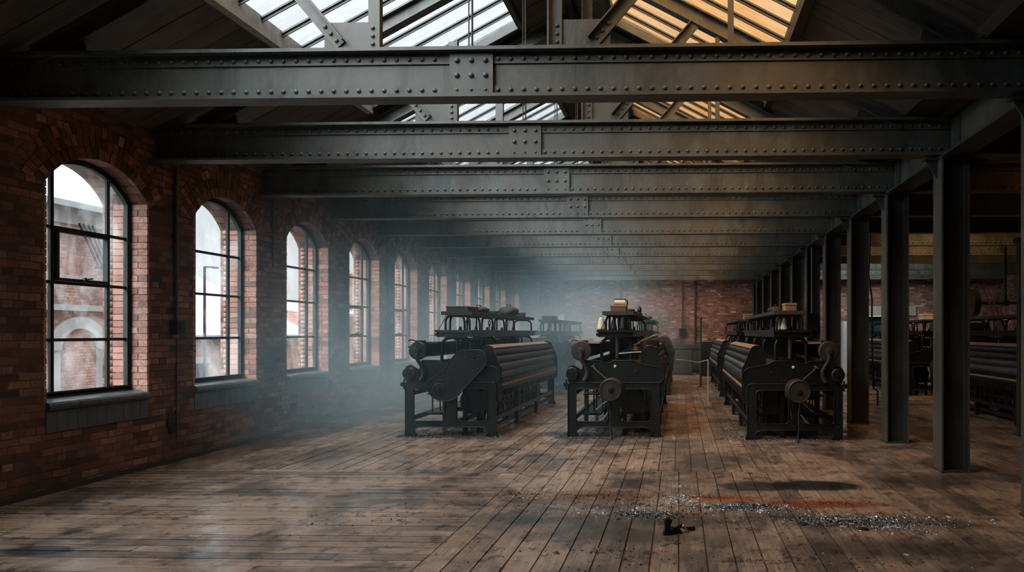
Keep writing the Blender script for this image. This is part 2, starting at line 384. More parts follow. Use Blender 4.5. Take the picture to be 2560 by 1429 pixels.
# ------------------------------------------------------------------ floor
fl = MB()
def planks(x0, x1, y0, y1, along, w=.2):
    a0, a1, b0, b1 = (x0, x1, y0, y1) if along == 'x' else (y0, y1, x0, x1)
    n = max(1, round((b1-b0)/w)); w = (b1-b0)/n
    for i in range(n):
        s0 = b0 + i*w; s1 = s0 + w; q = a0 - R.random()*2.5
        while q < a1:
            L = R.uniform(2.4, 4.6); e0 = max(q, a0); e1 = min(q+L, a1); q += L
            if e1 - e0 < .05: continue
            g = .0055; dz = R.uniform(-.0025, .0); ti = R.uniform(-.0016, .0016); rr = R.random()
            if along == 'x': pts = [(e0+.002, s0+g), (e1-.002, s0+g), (e1-.002, s1-g), (e0+.002, s1-g)]; tz = [dz-ti, dz-ti, dz+ti, dz+ti]
            else: pts = [(s0+g, e0+.002), (s1-g, e0+.002), (s1-g, e1-.002), (s0+g, e1-.002)]; tz = [dz-ti, dz+ti, dz+ti, dz-ti]
            vs = [(x, y, z) for (x, y), z in zip(pts, tz)] + [(x, y, -.03) for x, y in pts]
            fl.add(vs, [(0,1,2,3), (0,4,5,1), (1,5,6,2), (2,6,7,3), (3,7,4,0)], rr)
planks(WX, -1.8, YF, 7.85, 'x', .142)
planks(-1.8, RX, YF, 7.85, 'y')
planks(WX, RX, 7.85, YK, 'y', .195)
fl.box(WX-.02, RX+.02, YF-.02, YK+.02, -.25, -.028, 0.)
tag(fl.build('floor', M['floor']), kind='structure')
# ------------------------------------------------------------------ left wall with arched openings
ZS = .90; ZSP = 3.10; RISE = .357; RAD = (WW*WW/4 + RISE*RISE)/(2*RISE); ZC = ZSP + RISE - RAD
HALF = math.degrees(math.asin(WW/2/RAD))
KW = range(-2, 10)
def wy(k): return YW0 + BAY*k
def opening(k, inset=0., n=12, z0=ZS):
    y0 = wy(k) + inset; y1 = wy(k) + WW - inset; cy = (y0+y1)/2; r = RAD - inset
    h = math.degrees(math.asin((y1-y0)/2/r))
    return [(y0, z0+inset), (y1, z0+inset)] + arc(cy, ZC, r, 90-h, 90+h, n)
wl = MB()
YZf = lambda u, v, tt: (tt, u, v)
for k in KW:     # one bay at a time, then one mesh
    y0 = wy(k) - (BAY-WW)/2; y1 = y0 + BAY
    if k == KW[0]: y0 = YF
    if k == KW[-1]: y1 = YK
    wl.plate([(y0, -.2), (y1, -.2), (y1, EAVE), (y0, EAVE)], [opening(k)], YZf, WX, WO, .5)
tag(wl.build('wall_left', M['brick'], fix=True), kind='structure')
wl = MB(); wl.box(WO, WX, YF, YK, EAVE, EAVE+.16, .3); tag(wl.build('trim_1', M['shelf']), kind='structure')
# arches, jambs and sills
for i, k in enumerate(KW):
    if k < -2: continue
    vm = MB(); cy = wy(k) + WW/2
    for ring, (r0, r1) in enumerate(((RAD+.004, RAD+.118), (RAD+.128, RAD+.240), (RAD+.252, RAD+.362))):
        ha = HALF + (3, 6, 8)[ring]
        nb = max(8, int(math.radians(2*ha)*(r0+.1)/.078)); 
        for j in range(nb):
            a0 = math.radians(90-ha + 2*ha*(j+.07)/nb); a1 = math.radians(90-ha + 2*ha*(j+.93)/nb)
            split = False
            if R.random() < (.0, .06, .3)[ring]: continue
            segs = [(r0, r1)] if not split else [(r0, (r0+r1)/2-.005), ((r0+r1)/2+.005, r1)]
            for (ra, rb) in segs:
                pr = WX + R.uniform(.002, .012); q = []
                if ZC + rb*math.sin(a0) > EAVE - .01 or ZC + rb*math.sin(a1) > EAVE - .01: continue
                for x in (WX-.02, pr):
                    for (a, rr) in ((a0, ra), (a1, ra), (a1, rb), (a0, rb)):
                        q.append((x, cy + rr*math.cos(a), ZC + rr*math.sin(a)))
                vm.add(q, [(0,3,2,1),(4,5,6,7),(0,1,5,4),(1,2,6,5),(2,3,7,6),(3,0,4,7)])
    o = vm.build('trim_%d' % (i*3+2), M['voussoir'], fix=True); tag(o, kind='structure')
    jm = MB()
    rv = MB()
    for sd in (0, 1):
        yj = wy(k) if sd == 0 else wy(k)+WW; sg_ = 1 if sd == 0 else -1
        z = ZS; c_ = 0
        while z < ZSP - .02:
            z1 = min(z+.0665, ZSP); e = R.uniform(.004, .012)
            ya, yb = sorted((yj, yj + sg_*e))
            if c_ % 2 == 0: segs = [(WX+.004, WX-.215)]
            else: segs = [(WX+.004, WX-.100), (WX-.110, WX-.215)]
            for (xa, xb) in segs: jm.box(xb, xa, ya-.02*(sg_ > 0), yb+.02*(sg_ < 0), z, z1)
            # rounded bricks of the outer reveal
            rv.box(WX-.43, WX-.278, ya-.02*(sg_ > 0), yb+.02*(sg_ < 0), z, z1)
            rv.cyl((WX-.45, yj-sg_*.018, z+.001), (WX-.45, yj-sg_*.018, z1-.001), .04+e, n=12)
            z += .0765; c_ += 1
        jm.box(WX-.222, WX-.01, min(yj, yj+sg_*.003), max(yj, yj+sg_*.003), ZS, ZSP, .15)
    tag(jm.build('trim_%d' % (i*3+3), M['jamb'], fix=True), kind='structure')
    tag(rv.build('trim_%d' % (i+70), M['reveal'], fix=True), kind='structure')
# sills
for i, k in enumerate(KW):
    if k < -2: continue
    sl = MB(); nb = 11; w = (WW+.0)/nb
    for j in range(nb):
        y0 = wy(k) + j*w + .002; y1 = y0 + w - .004
        prof = [(WX-.24, ZS+.03), (WX-.06, ZS+.012), (WX+.02, ZS-.0), (WX+.045, ZS-.02), (WX+.05, ZS-.05), (WX+.035, ZS-.075), (WX+.012, ZS-.085), (WX-.02, ZS-.085), (WX-.24, ZS-.02)]
        n = len(prof); vs = [(x, y0, z) for x, z in prof] + [(x, y1, z) for x, z in prof]
        sl.add(vs, [tuple(range(n)), tuple(reversed(range(n, 2*n)))] + [(a, a+n, (a+1) % n+n, (a+1) % n) for a in range(n)])
        for rr in range(1):
            sl.box(WX-.01, WX+.010, y0, y1, ZS-.30, ZS-.089)
    tag(sl.build('trim_%d' % (i*3+4), M['sill'], fix=True), kind='structure')
# ------------------------------------------------------------------ windows
GXP = WX - .235
ZR = [.93, 1.52, 2.12, 2.69]
def make_window(num, k, sash_at, drop=0.):
    root = empty('window_%d' % num, (GXP, wy(k), 0)); tag(root, kind='structure')
    f = MB()
    def O(ins, z0): return [(y-wy(k), z) for y, z in opening(k, ins, 12, z0)]
    P = lambda u, v, tt: (tt, u, v)
    f.plate(O(.0, ZS), [O(.055, ZS+.01)], P, -.012, .04)
    fr = f.build('window_frame', M['frame'], root, fix=True)
    b = MB(); yl = .30; yr = WW-.30
    r_ = RAD-.05
    def ztop(y): return ZC + math.sqrt(max(0, r_*r_ - (y-WW/2)**2))
    for y in (yl, yr):
        b.box(-.010, .022, y-.018, y+.018, ZS+.05, ztop(y))
        b.box(.012, .033, y-.008, y+.008, ZS+.05, ztop(y))
    for z in ZR[1:]:
        b.box(-.009, .020, .05, WW-.05, z-.016, z+.016)
    b.box(-.011, .04, .05, WW-.05, ZS+.045, ZS+.085)
    b.build('glazing_bars', M['frame'], root)
    if sash_at is not None:
        s = MB(); z0, z1 = ZR[sash_at]+.018, ZR[sash_at+1]-.018
        s.plate([(yl+.02, z0), (yr-.02, z0), (yr-.02, z1), (yl+.02, z1)], [[(yl+.05, z0+.03), (yr-.05, z0+.03), (yr-.05, z1-.03), (yl+.05, z1-.03)]], P, .0, .055)
        so = s.build('opening_sash', M['frame'], root, fix=True)
        h = MB(); h.box(.05, .085, WW/2-.03, WW/2-.005, z0+.0, z0+.05); h.bar((.07, WW/2-.02, z0+.03), (.075, WW/2+.08, z0+.045), .014, .014)
        h.build('sash_catch', M['iron'], so)
    g = MB(); g.plate(O(.045, ZS+.005), [], P, -.006, 0.)
    g.build('glass', M['glass'], root, fix=True)
for i in range(10): make_window(i+1, i, {0: 2, 3: 1, 4: 1, 7: 1}.get(i))
make_window(11, -1, None); make_window(12, -2, 2)
# ------------------------------------------------------------------ other walls
b = MB(); P = lambda u, v, tt: (u, tt, v)
DX0, DX1 = 7.05, 8.05
b.plate([(WO, -.2), (DX0, -.2), (DX0, 2.25), (DX1, 2.25), (DX1, -.2), (RX+.3, -.2), (RX+.3, 4.1), (7.85, 6.7), (GX, 4.1), (-1.6, 6.6), (WO, 4.0)], [], P, YK, YK+.4, .5)
tag(b.build('wall_back', M['brick_far'], fix=True), kind='structure')
b = MB(); b.box(RX, RX+.4, YF, YK, -.2, 4.3); tag(b.build('wall_right', M['brick'], fix=True), kind='structure')
b = MB(); b.plate([(WO, -.2), (RX+.3, -.2), (RX+.3, 4.1), (7.85, 6.7), (GX, 4.1), (-1.6, 6.6), (WO, 4.0)], [], P, YF-.4, YF, .5)
tag(b.build('wall_front', M['brick'], fix=True), kind='structure')
d = empty('door_1', (DX0, YK, 0)); tag(d, kind='structure')
b = MB(); b.box(0.03, DX1-DX0-.03, .2, .25, 0, 2.22)
for x in (.12, .55): 
    for z in (.2, 1.2): b.box(x, x+.33, .19, .2, z, z+.85)
b.build('door_leaf', M['teal'], d)
b = MB(); b.box(-.0, .05, .0, .3, 0, 2.25); b.box(DX1-DX0-.05, DX1-DX0, 0, .3, 0, 2.25); b.build('door_frame', M['frame'], d)
b = MB(); b.box(DX0-.25, DX1+1.2, YK-.03, YK+.3, 2.2501, 2.62); tag(b.build('trim_50', M['plaster']), kind='structure')
b = MB(); b.box(WX, WX+.03, YF, YK, 0, .05); tag(b.build('baseboard_left', M['shelf']), kind='structure')
b = MB(); b.box(WX+.05, DX0-.02, YK-.035, YK-.002, 0, .12); tag(b.build('baseboard_back', M['shelf']), kind='structure')
b = MB(); b.box(-1.6, 2.9, YK-.12, YK-.004, .95, 1.12); b.box(-1.55, 2.85, YK-.09, YK-.004, 0.12, .95); tag(b.build('trim_51', M['shelf']), kind='structure')
# ------------------------------------------------------------------ roof: boards with openings for rooflights
SKY = [(-2, 0), (0, 2), (2, 4), (4, 6), (6, 8), (8, 10)]
def yk(k): return YB0 + BAY*k
LX = (-4.53, -2.31); RXs = (-.976, 1.27)
def roof(name, cx, eaves, holes, th=.03):
    """holes: list (side, x0, x1, y0, y1)"""
    m = MB(); w = .27; n = int((YK+.3-YF)/w); w = (YK+.3-YF)/n
    for side, e in (('l', eaves[0]), ('r', eaves[1])):
        for i in range(n):
            y0 = YF + i*w; y1 = y0+w; ym = (y0+y1)/2
            a, b_ = (e, cx) if side == 'l' else (cx, e)
            segs = [(a, b_)]
            for (s_, hx0, hx1, hy0, hy1) in holes:
                if s_ == side and hy0 <= ym <= hy1: segs = [(a, hx0), (hx1, b_)]
            rr = R.random(); dz = R.uniform(0, .006)
            for (xa, xb) in segs:
                for (t0, t1, g) in ((dz, .03, .005), (.031, .06, 0.)):
                    za, zb = roofz(xa, cx), roofz(xb, cx)
                    vs = [(xa, y0+g, za+t0), (xb, y0+g, zb+t0), (xb, y1-g, zb+t0), (xa, y1-g, za+t0),
                          (xa, y0+g, za+t1), (xb, y0+g, zb+t1), (xb, y1-g, zb+t1), (xa, y1-g, za+t1)]
                    m.add(vs, [(0,3,2,1),(4,5,6,7),(0,1,5,4),(1,2,6,5),(2,3,7,6),(3,0,4,7)], rr)
    return m.build(name, M['boards'])
w_ = (YK+.3-YF)/int((YK+.3-YF)/.27)
def snap(y): return YF + round((y-YF)/w_)*w_
holes = []
for a, b_ in SKY:
    y0, y1 = snap(yk(a)+.05), snap(yk(b_)-.0)
    holes.append(('l', LX[0], LX[1], y0, y1-w_))
    holes.append(('r', RXs[0], RXs[1], y0 if a >= 0 else snap(yk(-1)), y1-w_))  # unseen near right rooflight cut short to limit its warm light
HM = [(s, x0, x1, y0+.001, y1-.001) for s, x0, x1, y0, y1 in holes]
tag(roof('ceiling', -1.6, (WO-.1, 2.68), HM), kind='structure')
AH = [('l', 4.6, 6.6, snap(yk(0.2)), snap(yk(1.6))), ('l', 4.6, 6.6, snap(yk(4)), snap(yk(6))), ('l', 4.6, 6.9, snap(yk(7)), snap(yk(9.6)))]
o = roof('ceiling_aisle', 7.85, (3.62, RX+.4), AH); o.name = 'ceiling.001'; tag(o, kind='structure')
def skylight(num, cx, hole, glassm, trimm):
    s_, x0, x1, y0, y1 = hole
    root = empty('window_%d' % num, ((x0+x1)/2, (y0+y1)/2, roofz((x0+x1)/2, cx))); tag(root, kind='structure')
    ox, oy, oz = root.location
    def pt(x, y, dz=0): return (x-ox, y-oy, roofz(x, cx)+dz-oz)
    up = (0, 0, 1)
    lo, hi = (x0, x1) if s_ == 'l' else (x1, x0)
    m = MB()
    m.bar(pt(lo, y0, -.02), pt(lo, y1, -.02), .1, .2); m.build('lower_trim', trimm, root)
    m = MB(); m.bar(pt(hi, y0, -.0), pt(hi, y1, -.0), .08, .16)
    for y in (y0, y1): m.bar(pt(lo, y), pt(hi, y), .08, .14)
    m.build('rooflight_frame', M['steel_dark'], root)
    n = max(2, round((y1-y0)/.4)); b = MB()
    for i in range(1, n):
        y = y0 + (y1-y0)*i/n
        b.bar(pt(lo, y, .025), pt(hi, y, .025), .05, .02); b.bar(pt(lo, y, .0), pt(hi, y, .0), .014, .035)
    b.build('glazing_bars', M['steel_dark'], root)
    g = MB(); g.bar(pt(lo, (y0+y1)/2, .045), pt(hi, (y0+y1)/2, .045), (y1-y0), .006); g.build('glass', glassm, root)
num = 15
for h in holes:
    skylight(num, -1.6, h, M['glass_roof'] if h[0] == 'l' else M['glass_umber' if h[3] < 3 else 'glass_amber'], M['trimwood'] if h[0] == 'l' else M['steel_dark']); num += 1
for h, gm_ in zip(AH, ('glass_umber', 'glass_amber', 'glass_roof')):
    skylight(num, 7.85, h, M[gm_], M['steel_dark']); num += 1
# ridge board, valley gutter
b = MB(); b.box(-1.66, -1.54, YF, YK, roofz(-1.6)-.16, roofz(-1.6)-.02); tag(b.build('trim_52', M['shelf']), kind='structure')
b = MB(); b.box(2.60, 3.70, YF, YK, ZT+.028, ZT+.035); b.box(2.60, 2.66, YF, YK, ZT+.035, ZT+.30); b.box(3.64, 3.70, YF, YK, ZT+.035, ZT+.30); tag(b.build('trim_53', M['shelf']), kind='structure')
ORD = ['first', 'second', 'third', 'fourth', 'fifth', 'sixth', 'seventh', 'eighth', 'ninth', 'tenth', 'eleventh', 'twelfth']
# ------------------------------------------------------------------ beams
def beam_mesh(root, x0, x1, splice, n_end=(False, False), mat='steel'):
    L0 = x0; L1 = x1; H = ZT-ZB
    w = MB(); w.box(L0, L1, -.012, .012, .03, H-.03, .4)
    if splice:
        pass
    web = w.build('web', M[mat], root)
    for nm, z0, z1, za, zb, zr in (('top_flange', H-.03, H, H-.125, H-.03, H-.085), ('bottom_flange', 0, .028, .028, .118, .080)):
        f = MB(); f.box(L0, L1, -.10, .10, z0, z1, .45)
        f.box(L0, L1, -.026, -.012, za, zb, .5); f.box(L0, L1, .012, .026, za, zb, .5)
        x = L0+.09
        while x < L1-.05:
            if not (splice and abs(x-splice) < .22): f.rivet((x, -.026, zr), (0, -1, 0), .021)
            x += .112
        f.build(nm, M[mat], root)
    if splice:
        s = MB(); s.box(splice-.19, splice+.19, -.05, -.026, .025, H-.032, .6)
        for i in range(3):
            for z, rr_ in ((.075, .014), (.20, .026), (.33, .026)): s.rivet((splice-.125+.125*i, -.05, z), (0, -1, 0), rr_)
        s.build('splice_plate', M[mat], root)
b0 = None
for k in range(-3, NB+1):
    if k == -3: 
        pass
    if b0 is None:
        b0 = empty('roof_beam', (0, yk(0), ZB)); beam_mesh(b0, WX-.002, GX-.02, -1.81); 
        beams = {0: b0}
    if k != 0 and -1 <= k:
        o = copy_tree(b0); o.location = (0, yk(k), ZB); beams[k] = o
for k, o in beams.items():
    if k >= 0: lab = 'riveted grey-green steel tie beam, the %s counted away from the viewer over the main floor' % ORD[k]
    else: lab = 'riveted steel tie beam directly over the viewer, before the first one in sight'
    tag(o, lab, 'beam', 'riveted roof beams over the main floor')
a0 = None
for k in range(0, NB+1):
    if a0 is None:
        a0 = empty('roof_beam', (0, yk(0), ZB)); beam_mesh(a0, GX+.02, RX-.002, 8.3); o = a0
    else: o = copy_tree(a0); o.location = (0, yk(k), ZB)
    tag(o, 'riveted steel beam crossing the side aisle beyond the columns, %s away from the viewer' % ORD[k], 'beam', 'riveted beams over the side aisle')
# girder along the column line
g = empty('girder', (GX, 0, ZB)); tag(g, 'long riveted steel girder carried on top of the column row', 'beam')
H = ZT-ZB
m = MB(); m.box(-.012, .012, YF, YK, .02, H-.02, .4); m.build('web', M['steel'], g)
m = MB(); m.box(-.15, .15, YF, YK, H, H+.026, .4); m.build('top_flange', M['steel_dark'], g)
m = MB(); m.box(-.15, .15, YF, YK, -.028, -.001, .4); m.build('bottom_flange', M['steel_dark'], g)
for k in range(-2, NB+1):
    y = yk(k)
    for sx_ in (-1, 1):
        m = MB(); m.box(min(sx_*.014, sx_*.026), max(sx_*.014, sx_*.026), y-.30, y-.14, .03, H-.03, .6)
        for z in (.07, .15, .23, .31, .38): m.rivet((sx_*.026, y-.2, z), (sx_, 0, 0), .016)
        m.build('joint_plate', M['steel_dark'], g)
# ------------------------------------------------------------------ columns
col0 = None
for k in range(-1, NB+1):
    y = yk(k) 
    if col0 is None:
        c0 = empty('steel_column', (GX, y, 0)); col0 = c0; o = c0
        zt = ZB-.028
        for sx_ in (-1, 1):
            m = MB(); m.box(min(sx_*.16, sx_*.138), max(sx_*.16, sx_*.138), -.13, .13, .02, zt-.02, .5); m.build('flange', M['steel'], c0)
        m = MB(); m.box(-.139, .139, -.012, .012, .02, zt-.02, .3)
        m.box(.09, .138, -.13, -.118, .02, zt-.02, .3)
        m.build('web', M['steel_dark'], c0)  # darker steel on the web, recess shade put into its colour
        m = MB(); m.box(-.17, .17, -.15, .15, zt-.022, zt-.0005, .4)
        for sx_ in (-1, 1):
            tri = [(sx_*.161, zt-.022), (sx_*.30, zt-.022), (sx_*.161, zt-.24)]
            m.plate(tri, [], XZ, -.012, .012)
            m.box(min(sx_*.161, sx_*.32), max(sx_*.161, sx_*.32), -.06, .06, zt-.022, zt-.0005)
        m.build('cap_bracket', M['steel_dark'], c0, fix=True)
        m = MB(); m.box(-.17, .17, -.145, .145, 0, .02, .4); m.build('base_plate', M['steel_dark'], c0)
    else: o = copy_tree(col0); o.location = (GX, y, 0)
    if k >= 1: lab = 'H-section steel column, %s in the row counted away from the viewer' % ORD[k-1]
    elif k == 0: lab = 'H-section steel column at the very edge of view under the first beam'
    else: lab = 'H-section steel column beside the viewer, before the first one in sight'
    tag(o, lab, 'column', 'row of steel columns')
# ------------------------------------------------------------------ trusses
def truss(k, hp=9.):
    root = empty('roof_truss', (0, yk(k), ZT))
    def rl(x): return roofz(x)-ZT-.14
    xf = (-5.75, 2.55)
    for e, sgn in ((xf[0], -1), (xf[1], 1)):
        m = MB(); a = (-1.6, 0, rl(-1.6)); b = (e, 0, rl(e))
        m.bar(a, b, .13, .02); m.bar((a[0], 0, a[2]-.09), (b[0], 0, b[2]-.09), .025, .17); m.bar((a[0], 0, a[2]-.18), (b[0], 0, b[2]-.18), .13, .02)
        m.build('rafter', M['steel'], root)
    for px_, gx0, gx1, dx, dz in ((-2.66, -3.12, -2.62, -3.72, rl(-3.72)-.2), (-1.08, -1.12, -.60, .18, rl(.18)-.2)):
        mt = 'steel' if px_ < -2 else 'steel'
        m = MB(); m.box(px_-.06, px_+.06, -.045, -.025, 0.0, min(rl(px_)-.2, hp if px_ < -2 else 9)); m.box(px_-.06 if px_ > -2 else px_+.045, px_-.045 if px_ > -2 else px_+.06, -.09, -.025, 0.0, min(rl(px_)-.2, hp if px_ < -2 else 9))
        m.build('post', M[mt], root)
        m = MB(); m.box(gx0, gx1, -.025, -.008, .0, .25)
        for z in (.05, .12, .19): m.rivet((px_+(.02 if px_ > -2 else -.02), -.045, z), (0, -1, 0), .02)
        m.build('gusset_plate', M[mt], root)
        m = MB(); gx = gx0+.15 if px_ < -2 else gx1-.15
        p0 = Vector((gx, -.035, .045)); p1 = Vector((dx, -.035, dz)); d_ = (p1-p0).normalized()
        m.bar(p0, p1, .012, .11, up=(0, 1, 0)) if False else m.bar(p0, p1, .012, .11, up=(d_.cross(Vector((0, 1, 0)))))
        q = d_.cross(Vector((0, 1, 0))); q = q*(-1 if q.z > 0 else 1)
        m.bar(p0+q*-.05+Vector((0, -.03, 0)), p1+q*-.05+Vector((0, -.03, 0)), .06, .012, up=q)
        for t_ in (.05, .13, .21): m.rivet(p0 + d_*t_ + Vector((0, -.006, 0)), (0, -1, 0), .02)
        m.build('diagonal_brace', M[mt], root)
    m = MB(); m.cyl((-1.81, -.02, 0), (-1.81, -.02, rl(-1.81)-.1), .009, n=6); m.cyl((-1.84, -.02, 0), (-1.84, -.02, rl(-1.84)-.1), .006, n=6)
    m.build('tie_rod', M['iron'], root)
    m = MB(); m.box(.42, .47, -.03, .0, 0, rl(.45)-.2); m.build('hanger_strap', M['steel'], root)
    # heel blocks
    for e, s_ in ((xf[0], 1), (xf[1], -1)):
        m = MB(); m.plate([(e-.15, 0), (e+.5*s_ if s_ > 0 else e+.15, 0), (e+.45 if s_ > 0 else e+.15, .2)] if s_ > 0 else [(e-.5, 0), (e+.15, 0), (e-.45, .2)], [], XZ, -.04, -.02)
        m.build('heel_plate', M['steel_dark'], root, fix=True)
    return root
t0 = truss(0); trs = {0: t0}
for k in range(-1, NB+1):
    if k == 0: continue
    if k == 1: t1 = o = truss(1, .95)
    else: o = copy_tree(t0 if k < 0 else t1)
    o.location = (0, yk(k), ZT); trs[k] = o
for k, o in trs.items():
    tag(o, ('steel roof truss with gusset plates standing on the %s tie beam from the viewer' % ORD[k]) if k >= 0 else 'steel roof truss over the viewer, before the first one in sight', 'truss', 'roof trusses over the main floor')
def atruss(k):
    root = empty('aisle_truss', (7.85, yk(k), ZT))
    def rl(x): return roofz(x, 0)-ZT-.14
    for e in (-3.65, 3.65):
        m = MB(); m.bar((0, 0, rl(0)-.09), (e, 0, rl(e)-.09), .1, .18); m.build('rafter', M['steel_dark'], root)
        m = MB(); m.bar((e*.25, -.03, .06), (e*.62, -.03, rl(e*.62)-.15), .06, .06); m.build('strut', M['steel_dark'], root)
    return root
at0 = atruss(0)
for k in range(0, NB+1):
    o = at0 if k == 0 else copy_tree(at0); o.location = (7.85, yk(k), ZT)
    tag(o, 'dark steel truss over the side aisle on its %s beam from the viewer' % ORD[k], 'truss', 'trusses over the side aisle')
# ------------------------------------------------------------------ looms
LW = 1.44; LL = 4.9
def make_loom(X0, Y0, mirror=False, variant='cover', mess=False):
    root = empty('power_loom', (X0, Y0, 0)); mx = LW if mirror else None
    def B(): return MB(mx)
    I = M['iron']
    outer = [(0, 0), (.16, 0), (.165, .03), (.14, .06), (.15, .10)] + [(.20, .135), (.27, .15)] + [(1.17, .15), (1.24, .135), (1.29, .10), (1.30, .06), (1.275, .03), (1.28, 0), (1.44, 0), (1.425, .05), (1.41, .10)]
    outer += arc(1.35, .77, .06, 0, 90, 5) + arc(.07, .77, .06, 90, 180, 5) + [(.01, .10), (.005, .05)]
    h1 = rrect(.13, .62, .235, .735, .045); h2 = rrect(.80, 1.28, .235, .735, .06)
    for nm, y in (('end_frame', 0.), ('end_frame', LL-.06)):
        m = B(); m.plate(outer, [h1, h2], lambda u, v, t_: (u, y+t_, v), 0, .06)
        for lp in (h1, h2, outer): m.tube([(u, y-.004, v) for u, v in lp], .009, 5, True)
        for (u, v) in ((.07, .2), (.07, .5), (1.35, .2), (1.35, .5), (.7, .2), (.71, .78)): m.rivet((u, y, v), (0, -1, 0), .014)
        m.build(nm, I, root, fix=True)
        # upper gable plate
        up = [(.02, .832)] + arc(.10, .98, .115, 200, 95, 8) + [(.22, 1.02), (.27, 1.17), (.50, 1.17), (.54, 1.13), (.66, 1.13), (.70, 1.17), (1.02, 1.17), (1.10, 1.12)] + arc(1.33, .93, .15, 100, -10, 8) + [(1.44, .832)]
        m = B(); m.plate(up, [], lambda u, v, t_: (u, y+t_, v), .005, .045)
        m.tube([(u, y, v) for u, v in up], .008, 5, True)
        for (u, v) in ((.1, .98), (.33, .87), (.42, 1.08), (.9, .87), (1.05, 1.0), (.66, .9)): m.rivet((u, y+.005, v), (0, -1, 0), .016)
        m.build('gable_plate', I, root, fix=True)
    # rails tying the ends
    for x, z in ((.07, .27), (.07, .66), (1.36, .27), (.72, .19)):
        m = B(); m.box(x-.025, x+.025, .061, LL-.061, z-.035, z+.035); m.build('tie_rail', I, root)
    # middle legs
    for y in (1.6, 3.2):
        m = B()
        for x in (.07, 1.36): m.box(x-.03, x+.03, y-.05, y+.05, 0, .232); m.box(x-.03, x+.03, y-.04, y+.04, .308, .83)
        m.box(.1, 1.33, y-.03, y+.03, .76, .83); m.build('middle_frame', I, root)
    m = B(); m.cyl((.96, .3, .52), (.96, LL-.3, .52), .2, n=20); m.build('warp_beam', M['iron'], root)
    m = B()
    for (xa, ya, w_2) in ((.86, .25, .03), (1.02, .5, .045), (1.14, .9, .04)): m.box(xa-w_2, xa+w_2, ya-.03, ya+.03, .0, 1.05)
    m.box(.8, 1.3, .42, .48, .30, .34); m.box(.8, 1.3, .42, .48, .50, .53)
    m.build('inner_leg', I, root)
    m = B()
    for i in range(15):
        y = .3 + i*.3; w_2 = (.05, .11, .08, .13)[i % 4]; m.box(1.13, 1.16, y-w_2, y+w_2, .06 if i % 3 else .22, .70 - .05*(i % 3))
    m.box(1.10, 1.17, .2, LL-.2, .36, .42); m.box(1.28, 1.34, .1, LL-.1, .10, .15); m.build('under_rail', I, root)
    # bed
    m = B(); m.box(.25, 1.2, .05, LL-.05, 1.06, 1.10); m.box(.22, .26, .05, LL-.05, .95, 1.14); m.build('bed', I, root)
    m = B(); m.box(.34, 1.12, .15, LL-.15, 1.101, 1.112); m.build('cloth', M['threads'], root)
    # rear roller and its curved arm
    rr = .105 if variant == 'cover' else .12
    m = B(); m.cyl((.22, .03, 1.317), (.22, LL-.03, 1.317), rr, n=22); m.build('back_roller', M['ribbed_dark'] if variant == 'cover' else M['iron'], root)
    m = B(); m.box(.16, .48, .1, LL-.1, 1.425, 1.445); m.build('back_plank', M['shelf'] if variant == 'cover' else M['plank_tan'], root)
    for y in (-.03, LL-.0):
        m = B(); m.lathe((.215, y+.03, 1.317), (0, -1, 0), [(0, 0), (0, rr+.035), (.035, rr+.035), (.045, rr+.02), (.05, .06), (.075, .055), (.08, .03), (.1, .028), (.1, 0)], 24)
        m.build('roller_disc', M['iron_brown'] if variant != 'cover' else I, root)
        m = B(); m.tube([(.235, y-.035, 1.30), (.215, y-.04, 1.24), (.22, y-.035, 1.18), (.27, y-.02, 1.10), (.31, y-.0, 1.02), (.30, y-.0, .93), (.26, y-.0, .86)], [.03, .034, .03, .03, .034, .034, .04], 8)
        m.build('roller_arm', M['iron_brown'] if variant != 'cover' else I, root)
    m = B(); m.tube([(.05, .02, 1.465), (.09, .02, 1.485), (.13, .02, 1.475), (.18, .02, 1.455)], .011, 6); m.box(.16, .31, .0, .05, 1.43, 1.475); m.box(.05, .2, -.0, .04, 1.36, 1.385); m.build('brake_handle', I, root)
    # side take-up roll at lower left
    m = B(); m.lathe((.08, .0, .97), (0, -1, 0), [(0, .10), (.05, .10), (.06, .085), (.06, .03), (.09, .028), (.09, 0)], 20)
    m.cyl((-.03, -.02, .80), (-.03, .05, .80), .035, n=10); m.cyl((-.02, .02, .72), (-.02, .02, .88), .012, n=6); m.build('take_up_gear', I, root)
    # front rollers on the open side
    m = B(); vs = [(1.20, 1.385), (1.33, 1.345), (1.335, 1.36), (1.205, 1.40)]
    m.plate(vs, [], lambda u, v, t_: (u, t_, v), .25, LL-.25); m.build('breast_plank', M['plank_tan'], root, fix=True)
    for (x, z, r_, mt) in ((1.30, 1.275, .062, 'ribbed_dark'), (1.345, 1.16, .066, 'ribbed_dark'), (1.375, 1.045, .072, 'ribbed')):
        m = B(); m.cyl((x, .10, z), (x, LL-.1, z), r_, n=18); m.build('cloth_roller', M[mt], root)
    m = B(); m.cyl((1.30, .12, .90), (1.30, LL-.12, .90), .15, n=24); m.build('cloth_beam', M['ribbed'], root)
    m = B(); m.box(1.45, 1.466, .1, LL-.1, .60, .87); 
    for i in range(40): y = .14 + i*(LL-.28)/39; m.box(1.466, 1.474, y, y+.03, .61, .70)
    m.build('comb_panel', M['iron'], root)
    m = B(); m.box(1.462, 1.476, .11, LL-.11, .765, .80); m.build('measuring_strip', M['strip'], root)
    for y in (.02, LL-.09):
        cap = [(1.13, 1.30)] + arc(1.27, 1.30, .10, 120, 10, 5) + arc(1.36, 1.02, .125, 35, -5, 5) + [(1.485, .62), (1.42, .56), (1.30, .62), (1.22, .85), (1.13, 1.1)]
        m = B(); m.plate(cap, [], lambda u, v, t_: (u, y+t_, v), .0, .07); m.tube([(u, y, v) for u, v in cap], .008, 5, True)
        m.build('roller_cap', I, root, fix=True)
